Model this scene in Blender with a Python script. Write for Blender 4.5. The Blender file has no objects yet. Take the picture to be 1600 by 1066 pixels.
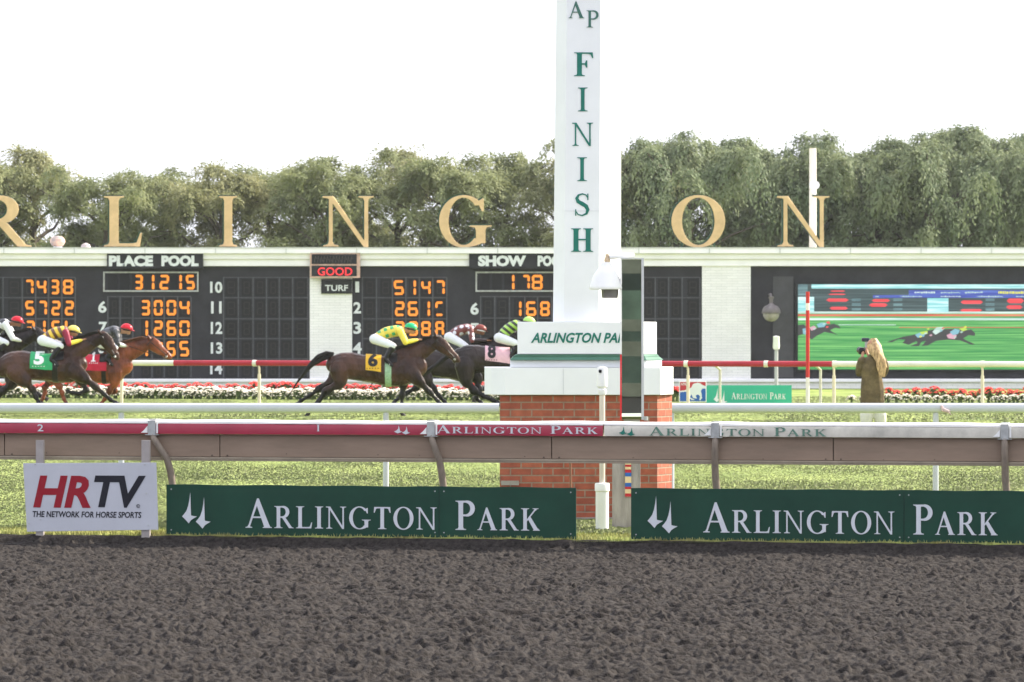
import bpy, bmesh, math, random
import numpy as np
from mathutils import Vector, Matrix
random.seed(7)
C = bpy.context.scene.collection
R = math.radians
PI = math.pi

# ---------------------------------------------------------------- camera
F = 6000.0      # focal length in pixels of the 1600 wide photograph
H = 1.7         # eye height
HY = 536.0      # horizon row
cam_d = bpy.data.cameras.new('camera')
cam = bpy.data.objects.new('camera', cam_d); C.objects.link(cam)
cam.location = (0, 0, H); cam.rotation_euler = (R(90), 0, 0)
cam_d.sensor_width = 36; cam_d.lens = 36 * F / 1600
cam_d.shift_y = 3.0 / 1600
cam_d.clip_start = 0.5; cam_d.clip_end = 5000
cam_d.dof.use_dof = True; cam_d.dof.focus_distance = 37; cam_d.dof.aperture_fstop = 9
bpy.context.scene.camera = cam

# ---------------------------------------------------------------- world, sun
SUN_AZ, SUN_EL = 24, 36      # degrees behind the picture plane, to the right; elevation
w = bpy.data.worlds.new('World'); bpy.context.scene.world = w; w.use_nodes = True
nt = w.node_tree; nt.nodes.clear()
sky = nt.nodes.new('ShaderNodeTexSky'); sky.sky_type = 'NISHITA'; sky.sun_disc = False
sky.sun_elevation = R(SUN_EL); sky.sun_rotation = R(90 - SUN_AZ)
sky.air_density = 1.0; sky.dust_density = 6.0; sky.ozone_density = 1.0
mixn = nt.nodes.new('ShaderNodeMix'); mixn.data_type = 'RGBA'
mixn.inputs[0].default_value = 0.72
mixn.inputs[7].default_value = (7.8, 8.0, 8.8, 1)      # the milky overcast veil
bg = nt.nodes.new('ShaderNodeBackground'); bg.inputs[1].default_value = 0.125
ow = nt.nodes.new('ShaderNodeOutputWorld')
nt.links.new(sky.outputs[0], mixn.inputs[6]); nt.links.new(mixn.outputs[2], bg.inputs[0]); nt.links.new(bg.outputs[0], ow.inputs[0])
sl = bpy.data.lights.new('sun', 'SUN'); sl.energy = 5.0; sl.angle = R(0.9); sl.color = (1, 0.92, 0.78)
so = bpy.data.objects.new('sun', sl); C.objects.link(so)
sd = Vector((math.cos(R(SUN_AZ)) * math.cos(R(SUN_EL)), math.sin(R(SUN_AZ)) * math.cos(R(SUN_EL)), math.sin(R(SUN_EL))))
so.rotation_euler = sd.to_track_quat('Z', 'Y').to_euler(); so.location = (20, 20, 30)
sc = bpy.context.scene
sc.view_settings.view_transform = 'Standard'; sc.view_settings.look = 'None'
sc.view_settings.exposure = 1.0; sc.view_settings.gamma = 1
sc.cycles.max_bounces = 6; sc.cycles.transparent_max_bounces = 6; sc.cycles.volume_bounces = 0

# ---------------------------------------------------------------- materials
def nd(nt, t, **kw):
    n = nt.nodes.new(t)
    for k, v in kw.items(): setattr(n, k, v)
    return n
MATS = {}
def mat(name, rgb, rough=0.6, var=0.12, scale=4.0, bump=0.0, bscale=40.0, metal=0.0, stretch=(1, 1, 1), coat=0.0, spec=0.22, rgb2=None, dscale=None):
    if name in MATS: return MATS[name]
    m = bpy.data.materials.new(name); m.use_nodes = True; nt = m.node_tree
    b = nt.nodes['Principled BSDF']
    b.inputs['Roughness'].default_value = rough; b.inputs['Metallic'].default_value = metal
    b.inputs['Specular IOR Level'].default_value = spec; b.inputs['Coat Weight'].default_value = coat
    tc = nd(nt, 'ShaderNodeTexCoord'); mp = nd(nt, 'ShaderNodeMapping'); mp.inputs['Scale'].default_value = stretch
    nt.links.new(tc.outputs['Object'], mp.inputs[0])
    n = nd(nt, 'ShaderNodeTexNoise'); n.inputs['Scale'].default_value = scale; n.inputs['Detail'].default_value = 6; n.inputs['Roughness'].default_value = 0.65
    nt.links.new(mp.outputs[0], n.inputs['Vector'])
    r = nd(nt, 'ShaderNodeValToRGB')
    lo = [c * (1 - var) for c in rgb]; hi = [min(1, c * (1 + var)) for c in (rgb2 or rgb)]
    r.color_ramp.elements[0].position = 0.33; r.color_ramp.elements[1].position = 0.67
    r.color_ramp.elements[0].color = (*lo, 1); r.color_ramp.elements[1].color = (*hi, 1)
    nt.links.new(n.outputs['Fac'], r.inputs[0]); nt.links.new(r.outputs[0], b.inputs['Base Color'])
    if bump:
        n2 = nd(nt, 'ShaderNodeTexNoise'); n2.inputs['Scale'].default_value = bscale; n2.inputs['Detail'].default_value = 4
        nt.links.new(mp.outputs[0], n2.inputs['Vector'])
        bp = nd(nt, 'ShaderNodeBump'); bp.inputs['Strength'].default_value = bump; bp.inputs['Distance'].default_value = 0.02
        nt.links.new(n2.outputs['Fac'], bp.inputs['Height']); nt.links.new(bp.outputs[0], b.inputs['Normal'])
    MATS[name] = m; return m
def emit(name, rgb, s, lines=None):
    if name in MATS: return MATS[name]
    m = bpy.data.materials.new(name); m.use_nodes = True; nt = m.node_tree
    b = nt.nodes['Principled BSDF']; b.inputs['Base Color'].default_value = (0.02, 0.02, 0.02, 1)
    b.inputs['Emission Color'].default_value = (*rgb, 1); b.inputs['Emission Strength'].default_value = s
    if lines:
        tc = nd(nt, 'ShaderNodeTexCoord'); mp = nd(nt, 'ShaderNodeMapping'); mp.inputs['Scale'].default_value = (lines[0], 1, lines[1])
        nt.links.new(tc.outputs['Object'], mp.inputs[0])
        n = nd(nt, 'ShaderNodeTexNoise'); n.inputs['Scale'].default_value = 1; n.inputs['Detail'].default_value = 3
        nt.links.new(mp.outputs[0], n.inputs['Vector'])
        r = nd(nt, 'ShaderNodeValToRGB')
        for k in (0, 1):
            r.color_ramp.elements[k].position = (0.4, 0.68)[k]
            r.color_ramp.elements[k].color = (*(rgb if k == 0 else lines[2]), 1)
        nt.links.new(n.outputs['Fac'], r.inputs[0]); nt.links.new(r.outputs[0], b.inputs['Emission Color'])
    MATS[name] = m; return m

# ---------------------------------------------------------------- mesh builder
class MB:
    def __init__(s): s.v = []; s.f = []; s.m = []; s.uv = {}
    def add(s, vs, fs, mi=0):
        o = len(s.v); s.v += [tuple(v) for v in vs]; s.f += [tuple(i + o for i in f) for f in fs]; s.m += [mi] * len(fs); return o
    def box(s, x0, x1, y0, y1, z0, z1, mi=0):
        if x0 > x1: x0, x1 = x1, x0
        if y0 > y1: y0, y1 = y1, y0
        if z0 > z1: z0, z1 = z1, z0
        vs = [(x, y, z) for z in (z0, z1) for y in (y0, y1) for x in (x0, x1)]
        s.add(vs, [(0, 2, 3, 1), (4, 5, 7, 6), (0, 1, 5, 4), (1, 3, 7, 5), (3, 2, 6, 7), (2, 0, 4, 6)], mi); return s
    def prism(s, poly, y0, y1, mi=0):          # outline in x,z, thickness along y (y0 in front)
        a = sum(poly[i][0] * poly[(i + 1) % len(poly)][1] - poly[(i + 1) % len(poly)][0] * poly[i][1] for i in range(len(poly)))
        if a < 0: poly = poly[::-1]
        n = len(poly)
        vs = [(x, y0, z) for x, z in poly] + [(x, y1, z) for x, z in poly]
        fs = [tuple(range(n)), tuple(range(2 * n - 1, n - 1, -1))] + [(i, i + n, (i + 1) % n + n, (i + 1) % n) for i in range(n)]
        s.add(vs, fs, mi); return s
    def column(s, plan, z0, z1, plan1=None, mi=0):   # plan outline in x,y, with perimeter uv
        plan1 = plan1 or plan; n = len(plan)
        vs = [(x, y, z0) for x, y in plan] + [(x, y, z1) for x, y in plan1]
        o = s.add(vs, [], mi); u = 0
        for i in range(n):
            j = (i + 1) % n; l = math.dist(plan[i], plan[j])
            s.uv[len(s.f)] = [(u, z0), (u + l, z0), (u + l, z1), (u, z1)]
            s.f.append((o + i, o + j, o + j + n, o + i + n)); s.m.append(mi); u += l
        s.f.append(tuple(o + n + i for i in range(n))); s.m.append(mi)
        s.f.append(tuple(o + n - 1 - i for i in range(n))); s.m.append(mi); return s
    def loft(s, rings, mi=0, cap=True):
        n = len(rings[0]); vs = [p for r in rings for p in r]; fs = []
        for k in range(len(rings) - 1):
            for i in range(n):
                j = (i + 1) % n; fs.append((k * n + i, k * n + j, (k + 1) * n + j, (k + 1) * n + i))
        if cap:
            fs.append(tuple(range(n - 1, -1, -1))); fs.append(tuple((len(rings) - 1) * n + i for i in range(n)))
        s.add(vs, fs, mi); return s
    def tube(s, pts, rad, n=12, mi=0, sq=1.0):
        pts = [Vector(p) for p in pts]
        if not isinstance(rad, (list, tuple)): rad = [rad] * len(pts)
        rings = []
        for i, p in enumerate(pts):
            t = (pts[min(i + 1, len(pts) - 1)] - pts[max(i - 1, 0)]).normalized()
            a = Vector((0, 1, 0)) if abs(t.y) < 0.9 else Vector((0, 0, 1))
            u = t.cross(a).normalized(); v = t.cross(u).normalized()
            rings.append([p + u * math.cos(q) * rad[i] + v * math.sin(q) * rad[i] * sq for q in [2 * PI * k / n for k in range(n)]])
        return s.loft(rings, mi)
    def lathe(s, prof, c=(0, 0, 0), n=24, mi=0):   # prof: (r,z)
        rings = [[(c[0] + max(r, 1e-4) * math.cos(2 * PI * k / n), c[1] + max(r, 1e-4) * math.sin(2 * PI * k / n), c[2] + z) for k in range(n)] for r, z in prof]
        return s.loft(rings, mi)
    def build(s, name, mats, parent=None, smooth=False, ang=35, bevel=0):
        me = bpy.data.meshes.new(name); me.from_pydata(s.v, [], s.f)
        if not isinstance(mats, (list, tuple)): mats = [mats]
        for m in mats: me.materials.append(m)
        if len(mats) > 1: me.polygons.foreach_set('material_index', s.m)
        if s.uv:
            ul = me.uv_layers.new(name='uv')
            for p in me.polygons:
                if p.index in s.uv:
                    for li, uv in zip(p.loop_indices, s.uv[p.index]): ul.data[li].uv = uv
        if smooth:
            me.polygons.foreach_set('use_smooth', [True] * len(me.polygons)); me.set_sharp_from_angle(angle=R(ang))
        me.update()
        o = bpy.data.objects.new(name, me); C.objects.link(o); o.parent = parent
        if bevel:
            b = o.modifiers.new('bevel', 'BEVEL'); b.width = bevel; b.segments = 2; b.limit_method = 'ANGLE'
        return o

def tag(o, label=None, cat=None, group=None, kind=None):
    if label: o['label'] = label
    if cat: o['category'] = cat
    if group: o['group'] = group
    if kind: o['kind'] = kind
    return o
def empty(name, loc, label, cat, group=None, rz=0):
    o = bpy.data.objects.new(name, None); C.objects.link(o); o.location = loc; o.rotation_euler = (0, 0, rz)
    o.empty_display_size = 0.2
    return tag(o, label, cat, group)
def copy_tree(o, parent=None):
    c = o.copy(); C.objects.link(c); c.parent = parent
    for ch in list(o.children): copy_tree(ch, c)
    return c
def PX(px, d): return (px - 800) / F * d
def PZ(py, d): return H - (py - HY) / F * d

class Line:      # a straight line of rail or bed on the ground, given by its scale (px per metre) at photo columns 0 and 1600
    def __init__(s, pl, pr):
        dl, dr = F / pl, F / pr
        xl, xr = PX(0, dl), PX(1600, dr)
        s.th = math.atan2(dr - dl, xr - xl); s.c = math.cos(s.th); s.s = math.sin(s.th)
        s.oy = dl + (dr - dl) * (0 - xl) / (xr - xl)
    def S(s, px, v=0):
        k = (px - 800) / F
        # x = S c - v s ; y = oy + S s + v c ; x = k y
        return (k * (s.oy + v * s.c) + v * s.s) / (s.c - k * s.s)
    def Y(s, px, v=0): return s.oy + s.S(px, v) * s.s + v * s.c
    def Z(s, px, py, v=0): return PZ(py, s.Y(px, v))
    def world(s, px, v=0, z=0):
        S = s.S(px, v); return (S * s.c - v * s.s, s.oy + S * s.s + v * s.c, z)

def evalmesh(me, mods, name):
    o = bpy.data.objects.new('tmp', me); C.objects.link(o)
    for t, kw in mods:
        m = o.modifiers.new(t, t)
        for k, v in kw.items(): setattr(m, k, v)
    dg = bpy.context.evaluated_depsgraph_get(); dg.update()
    r = bpy.data.meshes.new_from_object(o.evaluated_get(dg)); r.name = name
    bpy.data.objects.remove(o); return r

def organic(name, chains, voxel, m, parent=None, it=4, lift=0.0):
    """one continuous skin round chains of (x,y,z,r_plane,r_side)"""
    b = MB()
    for ch in chains:
        ps = [Vector(c[:3]) for c in ch]; ra = [c[3] + lift for c in ch]; rb = [(c[4] if len(c) > 4 else c[3]) + lift for c in ch]
        if len(ps) == 1: ps = [ps[0] - Vector((0.0005, 0, 0)), ps[0] + Vector((0.0005, 0, 0))]; ra *= 2; rb *= 2
        # spline subdivide
        q, qa, qb = [], [], []
        for i in range(len(ps) - 1):
            p0, p1, p2, p3 = ps[max(i - 1, 0)], ps[i], ps[i + 1], ps[min(i + 2, len(ps) - 1)]
            for k in range(3):
                t = k / 3
                q.append(0.5 * ((2 * p1) + (p2 - p0) * t + (2 * p0 - 5 * p1 + 4 * p2 - p3) * t * t + (3 * p1 - p0 - 3 * p2 + p3) * t ** 3))
                qa.append(ra[i] + (ra[i + 1] - ra[i]) * t); qb.append(rb[i] + (rb[i + 1] - rb[i]) * t)
        q.append(ps[-1]); qa.append(ra[-1]); qb.append(rb[-1])
        rings = []; n = 14; N = len(q)
        def ring(p, t, a_, b_):
            ax = Vector((0, 1, 0)) if abs(t.y) < 0.85 else Vector((0, 0, 1))
            u = t.cross(ax).normalized(); v = t.cross(u).normalized()
            return [p + u * math.cos(g) * a_ + v * math.sin(g) * b_ for g in [2 * PI * k / n for k in range(n)]]
        t0 = (q[1] - q[0]).normalized(); t1 = (q[-1] - q[-2]).normalized()
        for g in (80, 55, 25): rings.append(ring(q[0] - t0 * qa[0] * math.sin(R(g)), t0, qa[0] * math.cos(R(g)), qb[0] * math.cos(R(g))))
        for i in range(N):
            t = (q[min(i + 1, N - 1)] - q[max(i - 1, 0)]).normalized()
            rings.append(ring(q[i], t, qa[i], qb[i]))
        for g in (25, 55, 80): rings.append(ring(q[-1] + t1 * qa[-1] * math.sin(R(g)), t1, qa[-1] * math.cos(R(g)), qb[-1] * math.cos(R(g))))
        b.loft(rings)
    me = bpy.data.meshes.new('t'); me.from_pydata(b.v, [], b.f)
    bm = bmesh.new(); bm.from_mesh(me); bmesh.ops.recalc_face_normals(bm, faces=bm.faces); bm.to_mesh(me); bm.free()
    r = evalmesh(me, [('REMESH', dict(mode='VOXEL', voxel_size=voxel)), ('SMOOTH', dict(factor=0.5, iterations=it))], name)
    r.materials.clear(); r.materials.append(m)
    r.polygons.foreach_set('use_smooth', [True] * len(r.polygons))
    o = bpy.data.objects.new(name, r); C.objects.link(o); o.parent = parent
    return o

# ---------------------------------------------------------------- lettering
def arc(cx, cz, rx, rz, a0, a1, n=14):
    return [(cx + rx * math.cos(R(a0 + (a1 - a0) * i / n)), cz + rz * math.sin(R(a0 + (a1 - a0) * i / n))) for i in range(n + 1)]
def sweep(pts, ws):
    L, Rr = [], []
    for i, p in enumerate(pts):
        a = pts[max(i - 1, 0)]; b = pts[min(i + 1, len(pts) - 1)]
        dx, dz = b[0] - a[0], b[1] - a[1]; l = math.hypot(dx, dz) or 1
        nx, nz = -dz / l, dx / l
        L.append((p[0] + nx * ws[i] / 2, p[1] + nz * ws[i] / 2)); Rr.append((p[0] - nx * ws[i] / 2, p[1] - nz * ws[i] / 2))
    return L + Rr[::-1]
def glyph(ch, T=0.155, t=0.06):
    s = 0.045
    def bar(x0, z0, x1, z1): return [(x0, z0), (x1, z0), (x1, z1), (x0, z1)]
    def ser(xc, z, w, up, st):     # bracketed serif at z; up=+1 foot, -1 head
        k = up; return [(xc - w / 2, z), (xc + w / 2, z), (xc + w / 2, z + k * s * .55), (xc + st / 2 + .02, z + k * s), (xc + st / 2, z + k * s * 2.2), (xc - st / 2, z + k * s * 2.2), (xc - st / 2 - .02, z + k * s), (xc - w / 2, z + k * s * .55)]
    def stem(xc, st=T, w=None, top=True, bot=True):
        w = w or st + .2; o = [bar(xc - st / 2, 0, xc + st / 2, 1)]
        if bot: o.append(ser(xc, 0, w, 1, st))
        if top: o.append(ser(xc, 1, w, -1, st))
        return o
    if ch == 'I': return stem(.18), .36
    if ch == 'L': return stem(.18) + [[(.18, 0), (.66, 0), (.70, .27), (.665, .27), (.60, .08), (.52, t), (.18, t)]], .70
    if ch == 'F': return stem(.18) + [[(.18, 1), (.62, 1), (.64, .76), (.605, .76), (.55, .91), (.48, 1 - t), (.18, 1 - t)], bar(.18, .48, .42, .48 + t), [(.40, .36), (.44, .36), (.44, .66), (.40, .66), (.36, .54), (.36, .48)]], .64
    if ch == 'T': return [q for q in stem(.36, top=False)] + [[(.02, 1), (.70, 1), (.72, .74), (.685, .74), (.62, .92), (.55, 1 - t), (.17, 1 - t), (.10, .92), (.035, .74), (0, .74)]], .72
    if ch == 'H': return stem(.18) + stem(.67) + [bar(.18, .49, .67, .49 + t)], .85
    if ch == 'N': return stem(.14, t, .26, top=False) + stem(.74, t, .26, bot=False) + [[(.0, 1), (.18, 1), (.78, .0), (.76, -.01), (.70, -.01), (.13, .92), (.08, .955), (.0, .965)], [(.70, -.01), (.775, -.01), (.775, .3), (.71, .2)]], .88
    if ch == 'A': return [[(.36, 1.02), (.42, 1.02), (.79, .03), (.79, 0), (.60, 0), (.60, .03), (.345, .80)], [(.36, 1.02), (.40, .9), (.12, .03), (.06, .03)], bar(.20, .34, .60, .34 + t * .9), ser(.09, 0, .22, 1, .04), ser(.70, 0, .30, 1, .14)], .84
    if ch in 'PR':
        c = [(.18, 1 - t / 2), (.34, 1 - t / 2)] + arc(.36, .735, .215, .235, 88, -88, 12) + [(.34, .50), (.18, .50)]
        n = len(c); ws = [t + (T - t) * max(0, math.sin(PI * i / (n - 1))) ** 1.6 for i in range(n)]
        o = stem(.18) + [sweep(c, ws)]
        if ch == 'P': return o, .66
        return o + [[(.32, .50), (.46, .50), (.50, .45), (.76, .045), (.84, .02), (.84, 0), (.64, 0)]], .82
    if ch == 'K': return stem(.18) + [[(.20, .42), (.25, .40), (.68, .96), (.60, .96)], ser(.64, 1, .26, -1, .05), [(.30, .52), (.40, .64), (.76, .04), (.58, .0)], ser(.68, 0, .30, 1, .15)], .86
    if ch == 'O':
        n = 40; o = []
        for a0, a1 in ((90, 270), (-90, 90)):
            ou = arc(.43, .5, .43, .52, a0, a1, 20); inn = arc(.43, .5, .43 - T, .52 - t * .8, a1, a0, 20); o.append(ou + inn)
        return o, .86
    if ch == 'G':
        ou = arc(.44, .5, .44, .52, 38, 315, 30); inn = arc(.44, .5, .44 - T, .52 - t * .8, 315, 42, 30)
        return [ou + inn, [(.775, .95), (.80, .95), (.80, .70), (.765, .70), (.70, .85), (.70, .90)], bar(.66, .07, .66 + T, .42), ser(.66 + T / 2, .42, T + .22, -1, T), [(.66, .07), (.66 + T, .10), (.66, .02), (.50, -.02)]], .94
    if ch == 'S':
        c = [(.50, .80), (.44, .92), (.31, .97), (.17, .92), (.10, .78), (.15, .64), (.30, .54), (.44, .44), (.51, .28), (.46, .11), (.30, .03), (.15, .07), (.07, .21)]
        ws = [.03, .05, .06, .08, .12, .15, .17, .16, .13, .09, .06, .05, .03]
        return [sweep(c, ws), bar(.49, .70, .53, .98), bar(.04, .02, .08, .30)], .57
    return [], .3
def serif(b, text, x0, z0, h, y, th=0.004, width=None, small=0.8, mi=0, flat_squash=1.0):
    """text where lower-case letters are small capitals; front face at y"""
    adv = []; x = 0
    for ch in text:
        if ch == ' ': x += .42; continue
        k = 1 if ch.isupper() else small
        g, wd = glyph(ch.upper()); adv.append((g, x, k)); x += wd * k + .09
    sx = (width / (x - .09)) if width else h
    for gi, (g, xo, k) in enumerate(adv):
        for pi_, poly in enumerate(g):
            dy = pi_ * 0.0004
            b.prism([(x0 + (xo + px * k) * sx, z0 + pz * k * h) for px, pz in poly], y - dy, y + th, mi)
    return (x - .09) * sx
_txt = {}
def sans(b, text, x0, z0, h, y, width=None, bold=0.02, shear=0.0, mi=0, th=0.0):
    cu = bpy.data.curves.new('t', 'FONT'); cu.body = text; cu.size = 1; cu.offset = bold; cu.resolution_u = 3; cu.shear = shear
    o = bpy.data.objects.new('t', cu); C.objects.link(o)
    dg = bpy.context.evaluated_depsgraph_get(); dg.update()
    me = bpy.data.meshes.new_from_object(o.evaluated_get(dg))
    n = len(me.vertices); co = np.empty(n * 3); me.vertices.foreach_get('co', co); co = co.reshape(-1, 3)
    cmin, cmax = co.min(0), co.max(0)
    sz = h / (cmax[1] - cmin[1]); sx = width / (cmax[0] - cmin[0]) if width else sz
    vs = [(x0 + (c[0] - cmin[0]) * sx, y, z0 + (c[1] - cmin[1]) * sz) for c in co]
    b.add(vs, [tuple(p.vertices) for p in me.polygons], mi)
    bpy.data.objects.remove(o); bpy.data.meshes.remove(me); return (cmax[0] - cmin[0]) * sx
SEG = {'0': 'abcdef', '1': 'bc', '2': 'abged', '3': 'abgcd', '4': 'fgbc', '5': 'afgcd', '6': 'afgcde', '7': 'abc', '8': 'abcdefg', '9': 'abcfgd', 'A': 'abcefg', 'p': 'abcdefg', 'q': 'afd'}
def seg(b, ch, x0, x1, z0, z1, y, th, w, mi=0, dots=True):
    zm = (z0 + z1) / 2; g = w * .18
    def hb(xa, xb, z):
        b.prism([(xa + w * .4, z + w / 2), (xb - w * .4, z + w / 2), (xb, z), (xb - w * .4, z - w / 2), (xa + w * .4, z - w / 2), (xa, z)], y, y + th, mi)
    def vb(x, za, zb):
        b.prism([(x - w / 2, za + w * .4), (x, za), (x + w / 2, za + w * .4), (x + w / 2, zb - w * .4), (x, zb), (x - w / 2, zb - w * .4)], y, y + th, mi)
    if ch == '1':
        vb((x0 + x1) / 2, z0, zm - g); vb((x0 + x1) / 2, zm + g, z1); return
    for s in SEG[ch]:
        if s == 'a': hb(x0 + w * .3, x1 - w * .3, z1 - w / 2)
        if s == 'd': hb(x0 + w * .3, x1 - w * .3, z0 + w / 2)
        if s == 'g': hb(x0 + w * .3, x1 - w * .3, zm)
        if s == 'f': vb(x0 + w / 2, zm + g, z1 - g * 2)
        if s == 'b': vb(x1 - w / 2, zm + g, z1 - g * 2)
        if s == 'e': vb(x0 + w / 2, z0 + g * 2, zm - g)
        if s == 'c': vb(x1 - w / 2, z0 + g * 2, zm - g)
def spikes(b, X, Z, sc_, y, th=0.003, mi=0):
    """the twin spearhead emblem; X,Z map emblem units to metres"""
    p = [(55, 0), (50, 45), (42, 85), (30, 120), (14, 142), (0, 158), (20, 176), (45, 203), (60, 182), (78, 170), (100, 158), (72, 154), (60, 151)]
    for dx, dz in ((0, 0), (93, 33)):
        b.prism([(X + (a + dx) * sc_, Z - (c + dz) * sc_) for a, c in p], y - (0.0004 if dx else 0), y + th, mi)
# ================================================================ GROUND
rng = np.random.default_rng(3)
NR = Line(176, 186)       # the dirt track's rail
def noise2(x, y, seed):
    r = np.random.default_rng(seed).random((256, 256))
    xi = np.floor(x).astype(int); yi = np.floor(y).astype(int); fx = x - xi; fy = y - yi
    fx = fx * fx * (3 - 2 * fx); fy = fy * fy * (3 - 2 * fy); xi &= 255; yi &= 255; x2 = (xi + 1) & 255; y2 = (yi + 1) & 255
    return (r[xi, yi] * (1 - fx) + r[x2, yi] * fx) * (1 - fy) + (r[xi, y2] * (1 - fx) + r[x2, y2] * fx) * fy
def fast_mesh(name, co, faces, m, smooth=True, kind=None, nv=4):
    me = bpy.data.meshes.new(name); me.vertices.add(len(co)); me.vertices.foreach_set('co', co.astype(np.float32).ravel())
    nf = len(faces); me.loops.add(nf * nv); me.polygons.add(nf)
    me.loops.foreach_set('vertex_index', faces.astype(np.int32).ravel())
    me.polygons.foreach_set('loop_start', np.arange(0, nf * nv, nv, dtype=np.int32))
    me.update(calc_edges=True)
    me.polygons.foreach_set('use_smooth', np.full(nf, smooth))
    for mm in (m if isinstance(m, list) else [m]): me.materials.append(mm)
    o = bpy.data.objects.new(name, me); C.objects.link(o)
    if kind: o['kind'] = kind
    return o
M_grass = mat('turf', (0.165, 0.23, 0.058), 0.8, 0.22, 1.6, 0.0, stretch=(0.5, 0.12, 1), rgb2=(0.25, 0.295, 0.092), spec=0.08)
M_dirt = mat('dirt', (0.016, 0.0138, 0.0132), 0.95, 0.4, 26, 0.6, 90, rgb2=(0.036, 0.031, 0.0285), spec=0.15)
M_under = mat('soil', (0.15, 0.16, 0.09), 0.95, 0.2, 0.5)
g = MB(); g.add([(-2500, -300, -.3), (2500, -300, -.3), (2500, 4500, -.3), (-2500, 4500, -.3)], [(0, 1, 2, 3)]); tag(g.build('ground', M_under), kind='structure')
def ry(x): return NR.oy + math.tan(NR.th) * x
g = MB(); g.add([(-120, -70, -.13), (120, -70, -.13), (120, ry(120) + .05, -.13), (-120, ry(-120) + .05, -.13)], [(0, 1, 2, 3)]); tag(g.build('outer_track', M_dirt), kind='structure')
g = MB(); g.add([(-800, ry(-800) - .12, 0), (-6.5, ry(-6.5) - .12, 0), (6.5, ry(6.5) - .12, 0), (100, ry(100) - .12, 0), (800, 20, 0), (800, 1200, 0), (-800, 1200, 0)], [tuple(range(7))]); tag(g.build('turf_course', M_grass), kind='structure')
# harrowed dirt
nx, ny = 1000, 1050
u = np.linspace(0, 1, nx); v = np.linspace(0, 1, ny)
Y0 = 16.5
V = v[None, :] ** 1.15
X = ((u - .5)[:, None] * 2) * (4.2 + 2.4 * V)
Yr = NR.oy + math.tan(NR.th) * X - 0.10 + .03 * (noise2(X * 3.1, X * 0 + 9, 31) - .5)
Y = Y0 + (Yr - Y0) * V
Xw = X + .05 * noise2(X * 5, Y * 5, 1)
n1 = noise2(X * 1.1 + 50, Y * .7 + 3, 11) - .5
n2 = noise2(X * 6 + 9, Y * 4.2 + 5, 12) - .5
n3 = noise2(Xw * 11 + 20, Y * 15, 13) - .5
n4 = noise2(Xw * 19 + 20, Y * 24, 14) - .5
pit = noise2(X * 7 + 77, Y * 10 + 40, 15); pit = np.clip((pit - .62) / .3, 0, 1) * (.4 + noise2(X * .7, Y * .5, 29))
slot = noise2(X * 5 + 13, Y * 16 + 70, 33); slot = np.clip((slot - .6) / .3, 0, 1)
clod = noise2(Xw * 30 + 60, Y * 17 + 2, 16); clod = np.clip((clod - .55) / .4, 0, 1) ** 1.7
n5 = noise2(Xw * 38 + 2, Y * 29, 19) - .5; ruts = noise2(X * 1.3 + 11, Y * 6.5, 20) - .5
Z = -.06 + .010 * n1 + .006 * n2 + .018 * ruts + .016 * n3 + .028 * n4 + .026 * n5 - .034 * pit - .040 * slot + .022 * clod
ed = np.clip(1 - (Yr - Y) / .10, 0, 1); ed = ed * ed * (3 - 2 * ed)
Z = Z * (1 - ed) + (.004 + .012 * noise2(X * 9, Y * 3, 18)) * ed
co = np.stack([X, Y, Z], -1).reshape(-1, 3)
i, j = np.meshgrid(np.arange(nx - 1), np.arange(ny - 1), indexing='ij'); a = (i * ny + j).ravel()
fc = np.stack([a, a + ny, a + ny + 1, a + 1], -1)
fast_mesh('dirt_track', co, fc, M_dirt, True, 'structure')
# grass blades
def blades(name, n, y0, y1, h, wd, m, dens_pow=1.0, frac=.145):
    t = rng.random(n) ** dens_pow; yy = y0 + (y1 - y0) * t
    xx = (rng.random(n) * 2 - 1) * frac * yy
    lim = NR.oy + math.tan(NR.th) * xx - .06
    ok = yy > lim; xx, yy = xx[ok], yy[ok]; n = len(xx)
    patch = noise2(xx * .9 + 30, yy * .35 + 3, 21); hh = h * (.35 + .9 * patch) * (.5 + rng.random(n))
    a = rng.random(n) * 2 * PI; dx, dy = np.cos(a) * wd / 2, np.sin(a) * wd / 2
    lx, ly = (rng.random(n) - .5) * h * 1.3, (rng.random(n) - .5) * h * 1.3
    co = np.empty((n, 3, 3)); z0 = np.zeros(n) - .002
    co[:, 0] = np.stack([xx - dx, yy - dy, z0], -1); co[:, 1] = np.stack([xx + dx, yy + dy, z0], -1); co[:, 2] = np.stack([xx + lx, yy + ly, hh], -1)
    o = fast_mesh(name, co.reshape(-1, 3), np.arange(n * 3).reshape(-1, 3), m, False, 'stuff', 3)
    return o
M_blade = mat('grass_blade', (0.25, 0.31, 0.095), 0.6, 0.22, .8, spec=0.2, rgb2=(0.32, 0.365, 0.125))
_nt = M_blade.node_tree; _g = nd(_nt, 'ShaderNodeNewGeometry'); _a = nd(_nt, 'ShaderNodeVectorMath', operation='SCALE'); _a.inputs['Scale'].default_value = .16
_b = nd(_nt, 'ShaderNodeVectorMath', operation='ADD'); _b.inputs[1].default_value = (0, 0, 1); _c = nd(_nt, 'ShaderNodeVectorMath', operation='NORMALIZE')
_nt.links.new(_g.outputs['Normal'], _a.inputs[0]); _nt.links.new(_a.outputs[0], _b.inputs[0]); _nt.links.new(_b.outputs[0], _c.inputs[0]); _nt.links.new(_c.outputs[0], _nt.nodes['Principled BSDF'].inputs['Normal'])
o = blades('grass', 400000, 33, 60, .011, .026, M_blade, 1.6); tag(o, 'short green mown grass between the dirt track and the white rail', 'grass')
o = blades('turf_grass', 170000, 60, 122, .018, .05, M_blade, 1.0); tag(o, 'mown green turf course under the racing horses', 'grass')
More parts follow.
